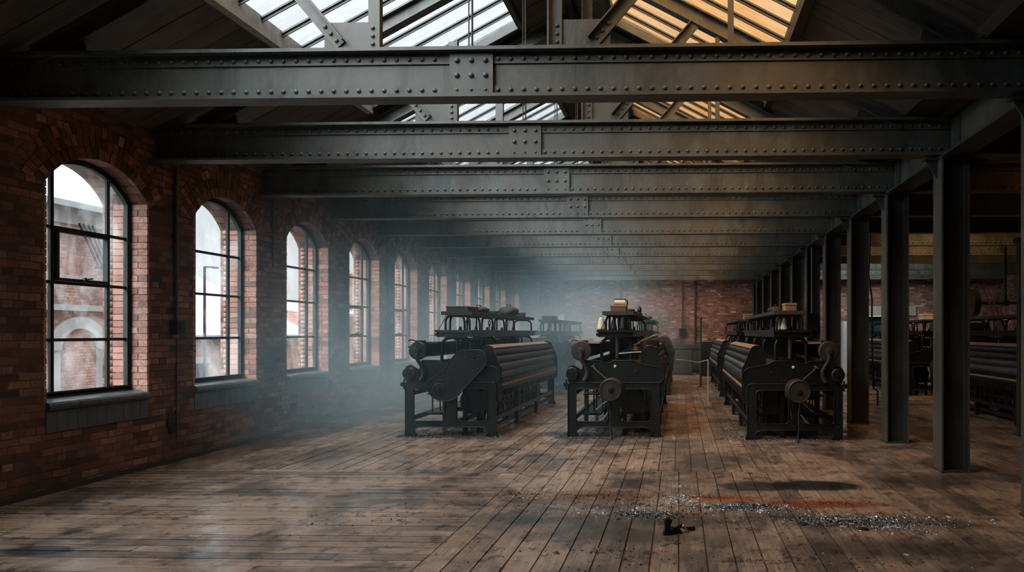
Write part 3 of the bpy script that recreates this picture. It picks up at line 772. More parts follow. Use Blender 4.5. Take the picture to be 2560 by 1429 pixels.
    # superstructure
    m = B(); m.box(.46, 1.0, .10, LL-.1, 1.525, 1.60); m.box(.44, 1.02, .06, LL-.06, 1.60, 1.635); m.box(.43, .47, .08, LL-.08, 1.54, 1.585); m.build('arch_beam', M['teal'] if variant == 'cover' else I, root)
    m = B(); m.box(.52, 1.0, .12, LL-.22, 1.868, 1.925); m.build('top_shelf', M['shelf'], root)
    for y in (.18, LL-.28):
        m = B(); m.tube([(.57, y, 1.636), (.57, y, 1.78), (.60, y, 1.835), (.66, y, 1.862), (.86, y, 1.862), (.92, y, 1.835), (.95, y, 1.78), (.95, y, 1.636)], .019, 7); m.build('hoop', I, root)
    for i in range(5):
        for x in (.62,):
            y0 = .24 + i*.86; y1 = y0+.74; m = B()
            m.tube([(x, y0, 1.636), (x, y0+.01, 1.77), (x, y0+.05, 1.835), (x, y0+.13, 1.862), (x, y1-.13, 1.862), (x, y1-.05, 1.835), (x, y1-.01, 1.77), (x, y1, 1.636)], .018, 7)
            m.build('hoop', I, root)
    for i in range(3):
        y = .8 + i*1.3; m = B()
        m.tube([(.72, y, 1.636), (.72, y, 1.70), (.72, y+.07, 1.78), (.72, y+.02, 1.83), (.72, y-.06, 1.78), (.72, y, 1.70)], .010, 6); m.tube([(.75, y+.4, 1.636), (.75, y+.42, 1.868)], .014, 6)
        m.build('hook', I, root)
    m = B(); m.tube([(.50, .08, 1.64), (.60, .14, 1.866)], .006, 5); m.build('stay_wire', I, root)
    for i in range(4):
        y = .22 + i*(LL-.5)/3; m = B()
        m.tube([(.50, y, 1.10), (.50, y, 1.40), (.52, y, 1.46), (.57, y, 1.50), (.66, y, 1.52), (.80, y, 1.52), (.89, y, 1.50), (.94, y, 1.46), (.96, y, 1.40), (.96, y, 1.10)], .026, 8)
        m.cyl((.73, y+.02, 1.10), (.73, y+.02, 1.52), .022, n=8); m.build('arch_upright', I, root)
    # harness: shafts and heald wires
    m = B()
    for j, x in enumerate((.60, .67, .74, .81)):
        m.box(x-.008, x+.008, .5, LL-.5, 1.475, 1.505); m.box(x-.008, x+.008, .5, LL-.5, 1.17, 1.195)
        for i in range(60): y = .52 + i*(LL-1.05)/59; m.bar((x, y, 1.195), (x, y, 1.475), .006, .010)
    m.build('harness', I, root)
    for i in range(7): m = B(); y = .55 + i*.6 + .1*(i % 2); m.cyl((.68+.05*(i % 3), y, 1.64), (.68+.05*(i % 3), y+.01, 1.69+.02*(i % 2)), .03, .018, n=8); m.build('bobbin', I, root)
    # treadles and rods inside the frame
    m = B()
    for (x, y) in ((.25, .5), (.33, .62), (.36, .7), (.44, .9), (.24, 1.3), (.3, 2.1), (.4, 2.6), (.28, 3.4)): m.cyl((x, y, .3), (x, y, 1.06), .011, n=6)
    m.box(.18, .5, .45, 1.0, .60, .62); m.box(.18, .46, .4, 2.9, .285, .32); m.box(.1, .55, 1.2, 1.26, .25, .3)
    m.build('treadle_rods', I, root)
    m = B(); m.lathe((.5, .8, .25), (0, 0, 1), [(0, 0), (0, .035), (.03, .03), (.08, .012), (.35, .009), (.4, .022), (.45, 0)], 8)
    m.build('spindle', I, root)
    if variant == 'cover':
        S = 581.; cp = [(720, 538), (875, 538), (915, 556), (942, 600), (938, 650), (915, 690), (655, 968), (600, 985), (520, 982), (460, 955), (425, 905), (420, 850), (440, 800), (490, 768), (560, 718), (640, 600), (680, 560)]
        pl = [((a-185)/S, (1310-b_)/S) for a, b_ in cp]
        m = B(); m.plate(list(reversed(pl)), [], lambda u, v, t_: (u, t_, v), -.12, -.04)
        m.tube([(u, -.12, v) for u, v in pl], .009, 5, True)
        for (a, b_) in ((755, 610), (830, 605), (875, 590), (675, 710), (562, 742), (540, 808), (620, 802), (750, 802), (640, 935), (815, 720)): m.rivet(((a-185)/S, -.12, (1310-b_)/S), (0, -1, 0), .016)
        co = m.build('chain_cover', I, root, fix=True)
        m = B(); m.lathe(((520-185)/S, -.12, (1310-882)/S), (0, -1, 0), [(0, .095), (.012, .095), (.016, .085), (.016, .05), (.03, .045), (.03, .025), (.06, .022), (.06, 0)], 22); m.build('hub_cap', M['iron'], co)
        m = B(); m.cyl((.6, -.05, .75), (.6, .0, .75), .05, n=10); m.cyl((1.1, -.05, 1.1), (1.1, .0, 1.1), .05, n=10); m.build('cover_stud', I, root)
    else:
        m = B(); m.lathe((.69, .0, .745), (0, -1, 0), [(0, 0), (0, .17), (.27, .172), (.29, .165), (.30, .155), (.30, .15), (.285, .14), (.285, .05), (.3, .045), (.3, 0)], 32)
        pu = m.build('drive_pulley', M['iron_brown'], root)
        m = B(); m.lathe((.69, -.3, .745), (0, -1, 0), [(0, .035), (.02, .033), (.022, .02), (.05, .018), (.05, 0)], 12); m.build('pulley_hub', I, pu)
        m = B(); m.tube([(.86, -.1, .74), (.87, -.12, .68), (.82, -.14, .62), (.74, -.14, .575)], .01, 6); m.tube([(.80, -.05, .60), (.77, -.06, .45), (.76, -.07, .33), (.79, -.07, .30), (.80, -.07, .33)], .009, 6); m.build('belt_fork', I, root)
        m = B(); m.tube([(.39, -.02, 1.08), (.45, -.05, 1.02), (.56, -.08, .93), (.60, -.08, .90)], [.02, .014, .014, .02], 7); m.cyl((.37, -.03, 1.06), (.42, -.0, 1.10), .022, .018, n=8); m.build('shifting_handle', M['iron_brown'], root)
        m = B(); m.tube([(.645, -.10, .56), (.67, -.12, .40), (.675, -.16, .20), (.70, -.22, .0)], [.016, .014, .012, .02], 7); m.build('belt_lever', M['iron'], root)
        m = B(); m.tube([(.62, -.02, .56), (.53, -.02, .50), (.44, -.02, .42)], .008, 6); m.tube([(.62, -.01, .38), (.55, -.01, .28), (.5, -.01, .25)], .008, 6); m.build('link_rod', M['bright'], root)
        m = B(); m.lathe((.73, .0, 1.08), (0, -1, 0), [(0, 0), (0, .024), (.015, .02), (.025, 0)], 10); m.build('oil_cap', M['yarn'], root)
    if mess:
        m = B(); m.tube([(.78, .1, 1.27), (1.0, .08, 1.29), (1.28, .1, 1.305)], .013, 6); m.build('shuttle_rail', M['bright'], root)
        for (p_, q_, r_) in (((1.06, .3, 1.42), (1.30, .9, 1.55), .017), ((1.10, .3, 1.46), (1.35, .9, 1.56), .012), ((.92, .4, 1.36), (1.2, .8, 1.50), .012)):
            m = B(); m.cyl(p_, q_, r_, n=8); m.build('picking_stick', M['bright'], root)
        m = B(); m.cyl((1.12, .35, 1.36), (1.28, 1.2, 1.40), .10, n=14); m.build('wound_roll', M['iron_brown'], root)
        m = B(); m.lathe((1.0, .3, 1.26), (0, 0, 1), [(0, .0), (0, .12), (.06, .14), (.12, .08), (.14, 0)], 12); m.lathe((.87, .25, 1.24), (0, 0, 1), [(0, .0), (0, .07), (.05, .08), (.08, .05), (.09, 0)], 12); m.build('friction_drum', I, root)
        m = B()
        for i in range(14):
            y = .25+i*.3; m.box(1.46, 1.50, y, y+.2, .86, .875)
        m.bar((1.43, .3, 1.16), (1.52, 4.4, 1.02), .02, .10); m.build('torn_cloth', M['threads'], root)
    if variant != 'cover':
        m = B(); m.cyl((.75, .18, 1.2), (.75, .18, 1.525), .035, n=10); m.build('centre_post', M['iron_brown'], root)
    return root
L1 = make_loom(-4.22, 10.38, False, 'cover')
tag(L1, 'black power loom with slanting riveted chain cover on its end, beside the windows', 'loom', 'power looms')
L2 = make_loom(-1.71, 10.40, False, 'pulley', True)
tag(L2, 'black power loom with brown drive pulley and reddish box on top, middle of the floor', 'loom', 'power looms')
L3 = make_loom(.98, 10.18, True, 'pulley')
tag(L3, 'dark power loom beside the column row, its cloth rollers facing the centre aisle', 'loom', 'power looms')
YR2 = 17.4
for src, loc, lab in ((L1, (-4.15, YR2, 0), 'black power loom in haze directly behind the one with the chain cover'),
                      (L2, (-1.65, YR2, 0), 'black power loom directly behind the middle one, before the back wall'),
                      (L3, (1.0, YR2-.3, 0), 'dark power loom in the second row beside the columns'),
                      (L3, (5.72, 10.3, 0), 'dark power loom in the side aisle behind the steel columns, first row'),
                      (L3, (5.72, YR2, 0), 'dark power loom in the side aisle, second row towards the doorway')):
    o = copy_tree(src); o.location = loc; tag(o, lab, 'loom', 'power looms')
# ------------------------------------------------------------------ things lying on the looms
SZ = 1.9251
def wooden_box(x, y, z, sx_, sy, sz, mat, lab, rz=0, lidm=None):
    r = empty('wooden_box', (x, y, z), rz); tag(r, lab, 'box')
    m = MB(); m.box(-sx_/2, sx_/2, -sy/2, sy/2, 0, sz*.72); m.build('body', M[mat], r, bevel=.004)
    m = MB(); m.box(-sx_/2-.008, sx_/2+.008, -sy/2-.008, sy/2+.008, sz*.72+.0005, sz); m.build('lid', M[lidm or mat], r, bevel=.004)
    return r
def toolbag(x, y, z, L, W, Hh, lab, mat='boxwood', nm='canvas_bundle', cat='bundle'):
    r = empty(nm, (x, y, z)); tag(r, lab, cat)
    m = MB(); N = 9
    rings = []
    for i in range(N):
        u = i/(N-1); s = (math.sin(PI*(.08+.84*u)))**.4; s *= 1+R.uniform(-.08, .08)
        rings.append([(math.cos(a)*W/2*s, -L/2+u*L, Hh*(.02+.98*max(0, .5+.5*math.sin(a))**.8*s)) for a in [2*PI*j/12 for j in range(12)]])
    vs = [p for q in rings for p in q]; fs = []
    for i in range(N-1):
        for j in range(12): fs.append((i*12+j, i*12+(j+1) % 12, (i+1)*12+(j+1) % 12, (i+1)*12+j))
    fs.append(tuple(reversed(range(12)))); fs.append(tuple(range((N-1)*12, N*12)))
    m.add(vs, fs, .5, True); m.build('wrap', M[mat], r, fix=True)
    m = MB(); m.tube([(-.0, -L*.22, Hh*.9), (0, -L*.2, Hh*1.22), (0, L*.2, Hh*1.22), (0, L*.22, Hh*.9)], .008, 6); m.build('handle', M['iron'], r)
    return r
ox, oy = -4.22, 10.38
wooden_box(ox+.72, oy+.55, SZ, .34, .55, .085, 'boxwood', 'flat dark wooden box at the front of the shelf over the chain-cover loom')
toolbag(ox+.80, oy+1.18, SZ, .6, .30, .11, 'dark rounded bundle just behind the flat box on the window-side loom')
wooden_box(ox+.72, oy+2.35, SZ, .16, .20, .07, 'boxwood', 'small dark block alone midway along the window-side loom shelf')
toolbag(ox+.74, oy+3.45, SZ, .75, .36, .19, 'humped dark bundle with a handle towards the far end of the window-side loom shelf')
wooden_box(ox+.80, oy+4.15, SZ, .2, .24, .09, 'boxwood', 'low dark box behind the humped bundle at the end of the window-side loom shelf')
ox, oy = -1.71, 10.40
wb = wooden_box(ox+.76, oy+.34, SZ, .24, .30, .10, 'redwood', 'reddish wooden box with pale lid on top of the middle loom', 0, 'tanwood')
r = empty('yarn_roll', (ox+.79, oy+.34, SZ+.1002)); tag(r, 'pale roll in a dark cradle lying on the reddish wooden box', 'roll')
m = MB(); m.cyl((-.10, 0, .042), (.07, 0, .042), .04, n=16); m.build('roll', M['yarn'], r)
m = MB(); m.tube([(-.11, .05, .095), (.06, .05, .095), (.09, .05, .08), (.10, .05, .05), (.10, .05, .006)], .014, 6); m.tube([(-.11, -.05, .006), (.1, -.05, .006)], .006, 6); m.build('cradle', M['boxwood'], r)
for (dy, L_, hh, lab) in ((.95, .5, .07, 'crumpled dark cloth on the middle loom shelf behind the wooden box'), (1.7, .7, .055, 'second low heap of dark cloth further along the middle loom shelf')):
    toolbag(ox+.80, oy+dy, SZ, L_, .36, hh, lab, 'shelf', 'cloth_heap', 'cloth')
r = MB(); r.lathe((0, 0, 0), (0, 0, 1), [(0, 0), (0, .055), (.03, .06), (.05, .035), (.10, .045), (.15, .03), (.17, 0)], 12)
o = r.build('oil_can', M['iron']); o.location = (ox+.95, oy+2.6, SZ); tag(o, 'small dark upright oil can on the far part of the middle loom shelf', 'can')
def cone(x, y, z, s, mat, lab, grp=None):
    r = empty('thread_cone', (x, y, z)); tag(r, lab, 'thread cone', grp)
    m = MB(); m.lathe((0, 0, .01*s), (0, 0, 1), [(0, 0), (0, .062*s), (.02*s, .066*s), (.17*s, .038*s), (.19*s, .02*s), (.19*s, 0)], 16); m.build('thread', M[mat], r)
    m = MB(); m.lathe((0, 0, 0), (0, 0, 1), [(0, 0), (0, .07*s), (.01*s, .07*s), (.01*s, 0)], 14); m.cyl((0, 0, .19*s), (0, 0, .21*s), .012*s, n=8); m.build('bobbin', M['iron'], r)
cone(ox+.50, oy+.17, 1.636, .98, 'yarn', 'pale yarn cone standing at the corner of the middle loom under its top shelf')
cone(ox+.69, oy+.18, 1.636, .8, 'iron', 'small dark thread cone beside the pale yarn cone on the middle loom')
cone(ox+.84, oy+.16, 1.636, 1.0, 'iron', 'taller of the two dark thread cones on the middle loom')
ox, oy = .98, 10.18
wooden_box(ox+.70, oy+.3, SZ, .17, .2, .115, 'tanwood', 'small tan wooden box on the front of the shelf of the loom beside the columns', .1)
toolbag(ox+.70, oy+1.9, SZ, .5, .26, .13, 'dark lump of cloth on the shelf of the loom beside the columns', 'shelf', 'cloth_heap', 'cloth')
for i, y in enumerate((.5, 1.1)): cone(ox+.66, oy+y, 1.636, .95, 'yarn', ['buff yarn cone under the shelf front of the loom beside the columns', 'buff yarn cone further back under the shelf of the loom beside the columns'][i])
ox, oy = -4.15, YR2
wooden_box(ox+.72, oy+.6, SZ, .3, .6, .1, 'boxwood', 'long dark box on the hazy second-row loom by the windows')
wooden_box(ox+.85, oy+1.7, SZ, .16, .16, .17, 'boxwood', 'white card box on the hazy second-row loom', 0).children
b_ = [o for o in C.objects if o.get('label') == 'white card box on the hazy second-row loom'][0]
for c_ in kids(b_): c_.data = c_.data.copy(); c_.data.materials.clear(); c_.data.materials.append(M['card'])
toolbag(-1.65+.74, YR2+1.2, SZ, .9, .36, .14, 'long dark bundle on top of the second-row middle loom')
wooden_box(1.0+.75, YR2+.1, SZ, .22, .24, .15, 'tanwood', 'tan box on the second-row loom beside the columns')
wooden_box(5.72+.72, YR2+.3, SZ, .5, .3, .14, 'card', 'cream box on the side aisle loom near the doorway')
wooden_box(5.72+.72, YR2+.3, SZ+.1402, .32, .2, .09, 'tanwood', 'yellowish box stacked on the cream box in the side aisle')
# ------------------------------------------------------------------ wall pipes and fittings
def wallpipe(y, z0, z1, x, rad, mat, lab, box=None, nm='conduit'):
    r = empty(nm, (x, y, z0)); tag(r, lab, 'pipe')
    m = MB(); m.cyl((0, 0, 0), (0, 0, z1-z0), rad, n=10); m.build('tube', M[mat], r)
    m = MB(); z = .3
    while z < z1-z0-.1: m.box(-rad-.02, rad+.004, -rad-.012, rad+.012, z, z+.03); z += .9
    m.build('clip', M[mat], r)
    if box:
        zb, s = box; m = MB(); m.box(-.03, .07, -s/2, s/2, zb-z0-s*.6, zb-z0+s*.6); m.cyl((.07, 0, zb-z0), (.085, 0, zb-z0), s*.3, n=12); m.build('junction_box', M['iron'], r, bevel=.006)
    return r
wallpipe(8.27, 1.58, 3.62, WX+.035, .022, 'pipe', 'dark conduit ending in a junction box between the first and second windows', (1.66, .15))
wallpipe(8.30, .30, 1.50, WX+.02, .009, 'pipe', 'thin cable running down below the junction box between the first two windows')
wallpipe(14.46, .3, 3.6, WX+.035, .03, 'pipe', 'dark conduit with a box between the fourth and fifth windows', (1.72, .2))
wallpipe(10.3, 2.6, 3.6, WX+.03, .014, 'pipe', 'short conduit under the third beam on the window wall')
for i, (k, lab) in enumerate(((6, 'seventh'), (7, 'eighth'), (8, 'ninth'))):
    wallpipe(wy(k)-.39, .2, 3.6, WX+.035, .028, 'pipe', 'dark drop pipe on the wall just before the %s window' % lab)
def backpipe(x, z0, z1, rad, mat, lab, box=None):
    r = wallpipe(YK-.05, z0, z1, x, rad, mat, lab, None)
    if box: m = MB(); m.box(-.14, .14, -.1, .04, box-z0-.16, box-z0+.16); m.build('switch_box', M['iron'], r, bevel=.01)
backpipe(-2.32, 1.0, 3.62, .028, 'pipe', 'thin dark pipe on the back wall above the middle loom')
backpipe(.12, 1.55, 3.62, .028, 'pipe', 'pipe on the back wall ending in a switch box', 1.6)
backpipe(.62, .2, 3.62, .045, 'pipe', 'full-height pipe on the back wall beside the switch box pipe')
backpipe(2.92, .2, 3.62, .04, 'pipe', 'dark pipe on the back wall just before the column row')
backpipe(-5.6, .3, 3.62, .05, 'pipe_pale', 'pale pipe on the back wall by the window wall corner')
backpipe(8.9, .3, 3.62, .03, 'iron', 'dark pipe on the back wall beyond the doorway')
# black vent plates standing in for the dark hole of a missing brick
r = empty('brick_hole_vent', (WX+.006, 8.22, .44)); tag(r, 'small black vent standing in for a missing-brick hole low on the brick wall between the first two windows', 'vent')
m = MB(); m.box(-.004, .012, -.07, .07, 0, .105); m.box(-.004, .010, -.05, .04, .11, .16); m.box(-.004, .010, -.03, .04, -.08, -.005); m.build('plate', M['iron'], r)
m = MB()
for i in range(4): m.box(.012, .02, -.06, .06, .015+i*.024, .024+i*.024)
m.build('louvre', M['iron'], r)
# ------------------------------------------------------------------ side aisle machinery
r = empty('iron_post', (5.30, 10.75, 0)); tag(r, 'slender iron post reaching up beside the side aisle loom', 'post')
m = MB(); m.box(-.05, .05, -.05, .05, 0, 3.0); m.build('shaft', M['steel_dark'], r)
m = MB(); m.box(-.09, .09, -.09, .09, 3.0005, 3.06); m.cyl((0, -.1, 2.98), (0, .1, 2.98), .05, n=10); m.build('head', M['steel_dark'], r)
m = MB(); m.box(-.09, .09, -.09, .09, .0, .03); m.build('foot', M['steel_dark'], r)
def wheel(x, y, z, rad, lab, spokes=6, ax=(0, -1, 0), th=.07, mat='iron'):
    r = empty('belt_wheel', (x, y, z)); tag(r, lab, 'wheel')
    m = MB(); m.lathe((0, 0, 0), ax, [(-th/2, rad*.90), (-th/2, rad), (th/2, rad), (th/2, rad*.90), (-th/2, rad*.90)], 40); m.build('rim', M[mat], r)
    m = MB(); A = Vector(ax); T = Vector((0, 0, 1)); S_ = A.cross(T)
    for i in range(spokes):
        a = 2*PI*i/spokes; d_ = T*math.cos(a)+S_*math.sin(a); m.bar(d_*rad*.1, d_*rad*.92, .03, .03)
    m.build('spokes', M[mat], r)
    m = MB(); m.cyl(A*-.09, A*.09, rad*.14, n=14); m.build('hub', M[mat], r)
    return r
wheel(5.78, 10.0, 1.42, .62, 'large black belt wheel at the end of the side aisle loom')
m = MB(); m.cyl((5.78, 10.05, 1.42), (5.78, 10.4, 1.42), .05, n=10); m.box(5.70, 5.86, 10.0, 10.12, 0, 1.36); o = m.build('wheel_bearing', M['iron']); tag(o, 'black pedestal and stub shaft carrying the large belt wheel', 'bearing')
r = empty('line_shaft', (6.9, 16.6, 2.3)); tag(r, 'iron line shaft with a round pulley hung over the side aisle', 'shaft')
m = MB(); m.cyl((-.25, 0, .0), (3.2, 0, .0), .04, n=10); m.build('shaft', M['iron'], r)
m = MB(); m.cyl((.05, 0, 0), (.2, 0, 0), .34, n=28); m.build('pulley', M['iron'], r)
for x in (.9, 2.8):
    m = MB(); m.bar((x, 0, .04), (x, 0, 1.34), .05, .08); m.box(x-.06, x+.06, -.08, .08, -.07, .06); m.build('hanger', M['iron'], r)
m = MB(); m.bar((.35, -.1, .35), (.75, -.15, -.75), .035, .02, (1, 0, 0)); m.bar((.45, -.1, .35), (.85, -.15, -.75), .02, .02, (1, 0, 0)); m.build('drive_belt', M['boxwood'], r)
m = MB(); m.lathe((.0, 0, .35), (0, 0, 1), [(0, 0), (0, .07), (.25, .08), (.3, .03), (.5, .03), (.5, 0)], 12); m.build('oil_reservoir', M['iron'], r)
def cabinet(x, y, w, d_, h, mat, lab, nd=2, rz=0, nm='metal_cabinet', z=0):
    r = empty(nm, (x, y, z), rz); tag(r, lab, 'cabinet')
    m = MB(); m.box(0, w, 0, d_, 0, h); m.build('body', M[mat], r, bevel=.01)
    for i in range(nd):
        m = MB(); m.box(.02+i*w/nd, (i+1)*w/nd-.02, -.018, -.0005, .06, h-.05); dd = m.build('door', M[mat], r, bevel=.004)
        m = MB(); m.box((i+1)*w/nd-.07, (i+1)*w/nd-.05, -.035, -.018, h*.45, h*.45+.12); m.build('handle', M['iron'], dd)
    return r
cabinet(.75, 24.9, 1.1, .8, 1.25, 'iron', 'dark iron cabinet standing near the back wall between the looms')
cabinet(1.95, 24.6, .95, .9, 1.55, 'iron', 'taller dark iron cabinet next to the other one near the back wall')
cabinet(-.9, 25.7, 1.4, .6, .9, 'shelf', 'low dark bench cabinet against the back wall', 3)
cabinet(6.02, 25.3, .22, .6, 2.0, 'white', 'narrow white cabinet beside the dark doorway', 1)
r = empty('stand_pipe', (.62, 19.9, 0)); tag(r, 'thin free-standing post in the centre aisle behind the first row of looms', 'post')
m = MB(); m.cyl((0, 0, 0), (0, 0, 1.98), .035, n=10); m.build('shaft', M['steel_dark'], r)
m = MB(); m.cyl((0, 0, 1.98), (0, 0, 2.04), .06, n=12); m.box(-.1, .1, -.1, .1, 0, .02); m.build('cap', M['steel_dark'], r)
cabinet(8.4, 22.3, 1.6, .9, 1.9, 'iron', 'large dark machine cabinet at the back of the side aisle')
# switch box + conduit on column three side
r = empty('switch_box', (GX-.05, yk(5)-.24, 1.62)); tag(r, 'black switch box with conduit fixed to a column in the row', 'switch box')
m = MB(); m.box(-.14, .14, -.1, .08, 0, .42); m.build('housing', M['iron'], r, bevel=.01)
m = MB(); m.cyl((0, 0, .42), (0, 0, 1.98), .03, n=8); m.build('conduit', M['pipe'], r)
r = empty('hanging_cable', (GX+.20, yk(3)-.16, .0)); tag(r, 'black cable and handle hanging down the third column', 'cable')
m = MB(); m.tube([(-.03, 0, 3.3), (-.06, -.01, 2.6), (.0, 0, 2.2), (.0, 0, 1.5), (.02, .0, .8)], .016, 6); m.build('cable', M['iron'], r)
m = MB(); m.tube([(.02, 0, .8), (.03, 0, .62), (.10, 0, .58), (.10, 0, .32)], .016, 6); m.build('handle', M['iron'], r)
# rope between machines
m = MB(); m.tube([(-.08, 16.3, .95), (.2, 16.4, .92), (.45, 16.5, .87), (.7, 16.6, .93)], .012, 6)
m.tube([(.7, 16.6, .93), (.7, 16.6, .0)], .02, 6); o = m.build('guide_rail', M['bright']); tag(o, 'thin bright bent rail between the middle loom and the aisle', 'rail')
# ------------------------------------------------------------------ debris
def scatter(name, spots, mat, lab, cat, smin, smax, long=1.0, up=.35):
    m = MB()
    for (px, py, rx, ry, n) in spots:
        cx, cy = floorpt(px, py)
        for _ in range(n):
            a = R.uniform(0, 2*PI); q = abs(R.gauss(0, .5))
            x = cx + rx*q*math.cos(a); y = cy + ry*q*math.sin(a)
            if x < WX+.05: continue
            s = R.uniform(smin, smax)*(1.6 if R.random() < .06 else 1); L_ = s*R.uniform(1, long)
            b_ = R.uniform(0, PI); ca, sa = math.cos(b_), math.sin(b_); h = s*R.uniform(.3, 1)*up + .001
            z = .0005; lift = R.uniform(0, s*.5)
            vs = [(x-ca*L_, y-sa*L_, z), (x+ca*L_, y+sa*L_, z+lift*.6), (x-sa*s*.45, y+ca*s*.45, z), (x+sa*s*.2, y-ca*s*.2, z+h+lift)]
            m.add(vs, [(0,2,1), (0,1,3), (1,2,3), (2,0,3)], R.random())
    o = m.build(name, M[mat], fix=False); tag(o, lab, cat, kind='stuff'); return o
scatter('metal_shavings', [(1625, 1283, .42, .16, 1000), (1700, 1245, .25, .28, 800), (1840, 1265, .5, .13, 1600), (1900, 1275, .5, .12, 600), (2120, 1298, .75, .17, 1500), (2240, 1318, .5, .22, 700), (1480, 1275, .6, .3, 220), (1380, 1230, .8, .3, 120), (2380, 1300, .8, .3, 120), (1700, 1215, .12, .08, 60)], 'shav',
        'bright metal shavings strewn in a broken line across the open floor', 'shavings', .0022, .0058, 2.4, .8)
scatter('rust_crumbs', [(1790, 1243, .5, .10, 900), (2070, 1257, .8, .14, 1500), (1480, 1238, 1.3, .22, 1300), (1735, 1285, .2, .05, 200), (1300, 1235, .7, .22, 300)], 'rust',
        'orange-brown rust crumbs spread beside the metal shavings', 'rust', .003, .007, 1.4, .8)
scatter('black_grit', [(1625, 1285, .5, .2, 900), (1840, 1267, .6, .16, 1100), (2130, 1302, .85, .22, 1300), (1600, 1260, 1.6, .6, 500), (2100, 1300, 1.5, .6, 500), (1900, 1400, 2.2, .5, 220), (1000, 1300, 2.0, .9, 130), (1500, 1380, 1.2, .4, 160)], 'grit',
        'dark grit and crumbs scattered over the open floorboards', 'grit', .004, .011, 1.6, .8)
def looms_dirt(nm, x0, x1, y0, y1, n, lab):
    m = MB()
    for _ in range(n):
        x = R.uniform(x0, x1); y = y0 + (y1-y0)*abs(R.gauss(0, .4))
        s = R.uniform(.003, .0085); a = R.uniform(0, PI); ca, sa = math.cos(a), math.sin(a)
        m.add([(x-ca*s*1.5, y-sa*s*1.5, .0), (x+ca*s*1.5, y+sa*s*1.5, .0), (x-sa*s, y+ca*s, .0), (x, y, s*R.uniform(.6, 1.6))], [(0,2,1), (0,1,3), (1,2,3), (2,0,3)], R.random())
    tag(m.build(nm, M['grit']), lab, 'debris', kind='stuff')
looms_dirt('swept_debris', -4.35, -2.7, 10.25, 10.9, 3000, 'black grit and glinting flecks heaped under the end of the window-side loom')
looms_dirt('swept_debris', -1.9, -.2, 10.22, 10.8, 3000, 'black grit and glinting flecks heaped under the end of the middle loom')
looms_dirt('swept_debris', .75, 2.5, 10.0, 10.6, 900, 'dark debris along the end of the loom beside the columns')
looms_dirt('swept_debris', .62, .98, 10.2, 13.0, 900, 'glinting debris along the centre-aisle side of the loom beside the columns')
# black bracket on the floor
fx, fy = floorpt(1690, 1332)
r = empty('broken_bracket', (fx, fy, 0), .3); tag(r, 'black broken iron bracket lying on the floor in front of the shavings', 'bracket')
m = MB(); m.plate([(-.11, 0), (-.05, 0), (-.055, .06), (-.04, .115), (-.075, .135), (-.10, .11), (-.095, .05)], [], XZ, -.03, .01); m.plate([(-.06, 0), (.05, 0), (.03, .035), (-.03, .055)], [], XZ, -.025, .03); m.build('casting', M['iron'], r, fix=True)
m = MB(); m.tube([(-.02, 0, .03), (.05, .02, .05), (.10, .03, .02), (.17, .05, .012)], [.022, .016, .014, .018], 7); m.build('arm', M['iron'], r)
m = MB(); m.cyl((.055, -.01, .06), (.09, .0, .02), .01, n=8); m.build('pin', M['bright'], r)
def lump(px, py, s, mat, lab, nm, cat, flat=.4):
    x, y = floorpt(px, py); m = MB(); N = 7; vs = []
    for k in range(4):
        for i in range(N):
            a = 2*PI*i/N + k*.3; rr = s*(1, .9, .6, .15)[k]*R.uniform(.75, 1.2); vs.append((x+rr*math.cos(a)*1.4, y+rr*math.sin(a), s*flat*(0, .4, .85, 1)[k]))
    fs = [(k*N+i, k*N+(i+1) % N, (k+1)*N+(i+1) % N, (k+1)*N+i) for k in range(3) for i in range(N)] + [tuple(range(3*N, 4*N)), tuple(reversed(range(N)))]
    m.add(vs, fs, .5); tag(m.build(nm, M[mat], fix=True), lab, cat)
lump(1693, 1357, .02, 'iron', 'small black crumb just in front of the broken bracket', 'iron_fragment', 'fragment', .8)
lump(2008, 1309, .035, 'iron', 'black flake lying between the two trails of shavings', 'iron_fragment', 'fragment', .3)
lump(2157, 1322, .045, 'iron', 'flat black flake beside the long trail of shavings', 'iron_fragment', 'fragment', .25)
lump(1390, 1382, .018, 'iron', 'lone black crumb on the boards well in front of the shavings', 'iron_fragment', 'fragment', .7)
for i, (px, py, lab) in enumerate(((1571, 1368, 'pale splinter lying lengthways on the near boards'), (1872, 1316, 'pale chip of wood beside the bare tan boards'), (1733, 1252, 'cream splinter on the rust patch'), (2266, 1386, 'small tan chip on the dark boards near the column foot'), (2107, 1315, 'light chip next to the flat black flake'))):
    x, y = floorpt(px, py); m = MB(); a = (1.3, .6, .1, 2.4, 2.8)[i]; L_ = (.05, .03, .06, .025, .03)[i]
    m.add([(-L_, -.006, 0), (L_, -.003, 0), (L_*.8, .006, 0), (-L_*.7, .008, 0), (-L_*.6, 0, .008), (L_*.6, 0, .006)], [(0,3,2,1), (0,1,5,4), (1,2,5), (2,3,4,5), (3,0,4)])
    o = m.build('wood_splinter', M['splinter']); o.location = (x, y, 0); o.rotation_euler = (0, 0, a); tag(o, lab, 'splinter')
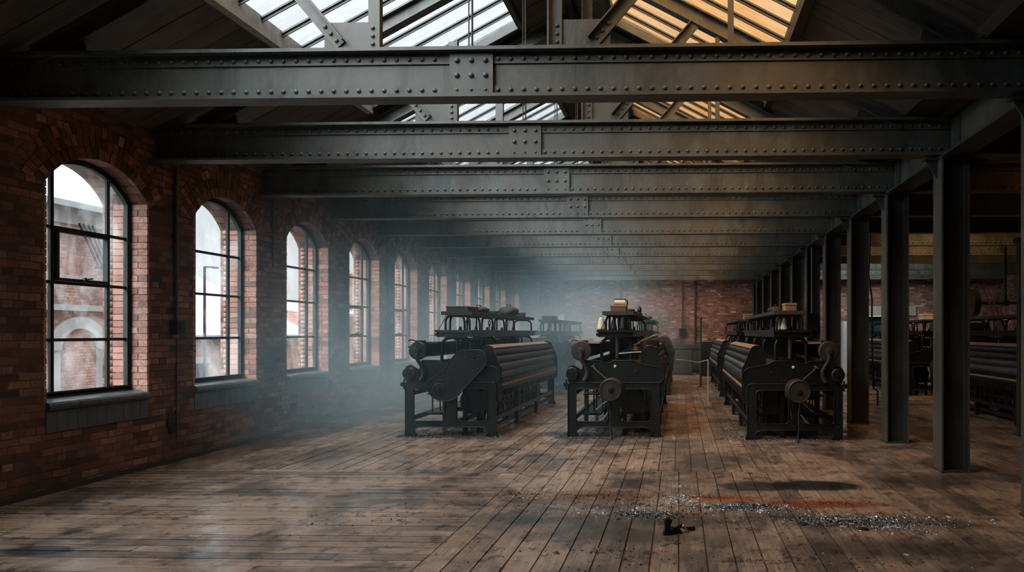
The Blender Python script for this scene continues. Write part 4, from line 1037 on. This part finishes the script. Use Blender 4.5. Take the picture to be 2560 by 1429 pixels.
# ------------------------------------------------------------------ outside the windows
ground = MB(); ground.box(-60, WO-.01, -30, 90, -3.3, -3.0); tag(ground.build('yard_ground', M['yard']), 'grey yard surface outside the windows', 'ground', kind='structure')
def pitched(nm, x0, x1, y0, y1, z0, ze, zr, lab, mat='brick_out', dirn='y', roofm='slate'):
    r = empty(nm, ((x0+x1)/2, (y0+y1)/2, z0)); tag(r, lab, 'building')
    cx, cy = (x0+x1)/2, (y0+y1)/2
    m = MB(); hw, hd = (x1-x0)/2, (y1-y0)/2
    m.plate([(-hw, 0), (hw, 0), (hw, ze-z0), (0, zr-z0), (-hw, ze-z0)], [], XZ, -hd, hd); m.build('walls', M[mat], r, fix=True)
    for s in (-1, 1):
        m = MB(); sl = (zr-ze)/hw; e = hw+.35
        m.plate([(s*e, ze-z0-.35*sl+.01), (0, zr-z0+.01), (0, zr-z0+.16), (s*e, ze-z0-.35*sl+.16)], [], XZ, -hd-.03, hd+.03); m.build('roof', M[roofm], r, fix=True)
    return r
bA = pitched('brick_warehouse', -25., -15.5, 13.0, 20.7, -3., 4.9, 7.4, 'red brick warehouse with arched recess seen through the first window')
m = MB(); m.box(4.72, 4.90, -3.84, 3.84, 5.15, 5.30); m.box(4.72, 4.82, -3.84, 3.84, 7.35, 7.8); m.build('cornice', M['stone'], bA)
m = MB(); m.cyl((4.83, 2.4, 0), (4.83, 2.4, 7.3), .09, n=10); m.box(4.76, 4.92, 2.25, 2.55, 6.9, 7.2); m.build('downpipe', M['iron'], bA)
cyA = .3; m = MB(); arcp = arc(cyA, 4.15, .55, 0, 180, 12); arcq = arc(cyA, 4.15, .85, 180, 0, 12)
m.plate(arcp+arcq, [], lambda u, v, t_: (t_, u, v), 4.72, 4.84); m.box(4.72, 4.80, cyA-.85, cyA-.55, 1, 4.15); m.box(4.72, 4.80, cyA+.55, cyA+.85, 1, 4.15); m.build('arched_recess', M['stone'], bA, fix=True)
m = MB()
for i in range(4): m.bar((5.1, -.05+i*.13, 7.35), (5.0, .65+i*.13, 6.3), .04, .04)
m.bar((4.9, .65, 6.3), (5.1, 1.25, 6.3), .05, .05); m.bar((4.8, 1.2, 6.3), (4.8, 1.2, 7.3), .05, .05); m.build('fire_escape', M['iron'], bA)
bB = pitched('low_workshop', -30., -18.5, 23.3, 33.5, -3., 1.5, 4.3, 'low brick workshop with slate roof seen through the second window')
m = MB(); m.box(5.74, 5.80, -3.6, -2.2, 1.2, 3.4); m.build('window_glass', M['teal'], bB)
m = MB(); m.box(5.74, 5.83, -3.7, -2.1, 3.4, 3.65); m.build('window_lintel', M['stone'], bB)
bC = pitched('long_brick_shed', -34., -20., 36., 70., -3., 2.6, 3.6, 'long pale brick shed seen through the third and fourth windows', roofm='stone')
m = MB(); m.box(3.4, 4.6, -8, -6.8, 5.5, 8.6); m.build('chimney', M['brick_out'], bC)
r = empty('street_lamp', (-16.6, 23.4, -3)); tag(r, 'tall street lamp outside the second window', 'street lamp')
m = MB(); m.cyl((0, 0, 0), (0, 0, 6.9), .06, .04, n=8); m.build('pole', M['pipe'], r)
m = MB(); m.bar((-.0, 0, 6.88), (.05, .25, 6.9), .05, .05); m.box(-.05, .1, .2, .6, 6.87, 6.93); m.build('lamp_head', M['pipe'], r)
# ------------------------------------------------------------------ haze
t = NT('haze_air'); p = t.pos(); sx = t.n('ShaderNodeSeparateXYZ'); t.l(p, sx.inputs[0])
def sm(v, a, b): 
    nd = t.n('ShaderNodeMapRange', interpolation_type='SMOOTHSTEP'); t.l(v, nd.inputs[0]); nd.inputs[1].default_value = a; nd.inputs[2].default_value = b; return nd.outputs[0]
X, Y, Z = sx.outputs
fx_ = t.math('SUBTRACT', 1.0, sm(X, -3.6, .6)); fy_ = sm(Y, 13.5, 17.5)
hug = t.math('MULTIPLY', t.math('SUBTRACT', 1.0, sm(X, -5.0, -3.4)), t.math('MULTIPLY', sm(Y, 7.6, 11.0), 1.6))
fz_ = t.math('SUBTRACT', 1.0, sm(Z, 1.2, 3.8))
d = t.math('MULTIPLY', t.math('MAXIMUM', t.math('ADD', t.math('MULTIPLY', fx_, fy_), t.math('MULTIPLY', fx_, .08)), hug), t.math('ADD', fz_, .12))
nz = t.ramp(t.noise(p, .55, 3, .55), [(.35, .35), (.65, 1.4)])
d = t.math('ADD', t.math('MULTIPLY', t.math('MULTIPLY', d, nz), HAZE1), HAZE0) if False else t.math('ADD', t.math('MULTIPLY', t.math('MULTIPLY', d, nz), .135), .001)
vs_ = t.n('ShaderNodeVolumeScatter'); vs_.inputs['Color'].default_value = (.52, .83, .95, 1); vs_.inputs['Anisotropy'].default_value = 0.
t.l(d, vs_.inputs['Density']); t.l(vs_.outputs[0], t.out.inputs['Volume'])
m = MB(); m.box(WX+.02, 1.4, 7.6, YK-.2, .06, 4.0); o = m.build('haze', t.m); tag(o, 'bluish smoky haze drifting between the windows and the looms', 'haze', kind='stuff')
# ------------------------------------------------------------------ world, portals, camera
W = bpy.data.worlds.new('overcast'); bpy.context.scene.world = W; W.use_nodes = True; nt = W.node_tree; nt.nodes.clear()
def wn(ty, **k):
    n = nt.nodes.new(ty)
    for a, b in k.items(): setattr(n, a, b)
    return n
tc = wn('ShaderNodeTexCoord'); se = wn('ShaderNodeSeparateXYZ'); nt.links.new(tc.outputs['Generated'], se.inputs[0])
def wm(op, a, b=0.):
    n = wn('ShaderNodeMath', operation=op)
    for i, v in ((0, a), (1, b)):
        if isinstance(v, bpy.types.NodeSocket): nt.links.new(v, n.inputs[i])
        else: n.inputs[i].default_value = v
    return n.outputs[0]
dt = wn('ShaderNodeVectorMath', operation='DOT_PRODUCT'); nt.links.new(tc.outputs['Generated'], dt.inputs[0]); dt.inputs[1].default_value = Vector((-.45, -.62, .64)).normalized()
lobe = wm('POWER', wm('MAXIMUM', dt.outputs['Value'], 0.), 5.)
el = wm('MAXIMUM', se.outputs[2], 0.)
cl = wn('ShaderNodeTexNoise'); nt.links.new(tc.outputs['Generated'], cl.inputs[0]); cl.inputs['Scale'].default_value = 3; cl.inputs['Detail'].default_value = 4
base = wm('ADD', .82, wm('MULTIPLY', cl.outputs['Fac'], .16))
st = wm('ADD', wm('ADD', base, wm('MULTIPLY', wm('POWER', el, 3.), 3.0)), wm('MULTIPLY', lobe, 19.))
bg = wn('ShaderNodeBackground'); bg.inputs[0].default_value = (.93, .975, 1.0, 1); nt.links.new(st, bg.inputs[1])
wo = wn('ShaderNodeOutputWorld'); nt.links.new(bg.outputs[0], wo.inputs[0])
W.cycles.sampling_method = 'MANUAL'; W.cycles.sample_map_resolution = 512
def portal(loc, nrm, sx_, sy_, up):
    L = bpy.data.lights.new('portal', 'AREA'); L.shape = 'RECTANGLE'; L.size = sx_; L.size_y = sy_; L.cycles.is_portal = True
    o = bpy.data.objects.new('daylight_portal', L); C.objects.link(o)
    z = -Vector(nrm).normalized(); y = Vector(up); x = y.cross(z).normalized(); y = z.cross(x)
    m_ = Matrix((x, y, z)).transposed().to_4x4(); m_.translation = loc; o.matrix_world = m_
for k in KW: portal((WX-.28, wy(k)+WW/2, 2.17), (1, 0, 0), WW, 2.6, (0, 0, 1))
for (s_, x0, x1, y0, y1), cx in [(h, -1.6) for h in holes] + [(h, 7.85) for h in AH]:
    xm = (x0+x1)/2; sg_ = 1 if s_ == 'l' else -1; nn = Vector((.53*sg_, 0, -1)).normalized()
    portal((xm, (y0+y1)/2, roofz(xm, cx)+.07), nn, (y1-y0), (x1-x0)*1.132, (1, 0, .53*sg_))
cam = bpy.data.cameras.new('camera'); co = bpy.data.objects.new('camera', cam); C.objects.link(co)
co.location = (0, 0, 1.6); co.rotation_euler = (PI/2, 0, .03)
cam.sensor_width = 36; cam.lens = 36*1707/2560; cam.shift_x = -(1647-1280)/2560; cam.shift_y = (830-714.5)/2560
cam.clip_end = 300
sc = bpy.context.scene; sc.camera = co
sc.view_settings.view_transform = 'Standard'; sc.view_settings.look = 'None'; sc.view_settings.exposure = 0.0; sc.view_settings.gamma = 1.0
sc.cycles.use_denoising = True; sc.cycles.max_bounces = 7; sc.cycles.diffuse_bounces = 3; sc.cycles.glossy_bounces = 3; sc.cycles.transparent_max_bounces = 12
sc.cycles.volume_bounces = 1; sc.cycles.sample_clamp_indirect = 6; sc.cycles.volume_step_rate = 4; sc.cycles.volume_max_steps = 36; sc.cycles.use_adaptive_sampling = True; sc.cycles.adaptive_threshold = .05
sc.cycles.caustics_reflective = False; sc.cycles.caustics_refractive = False
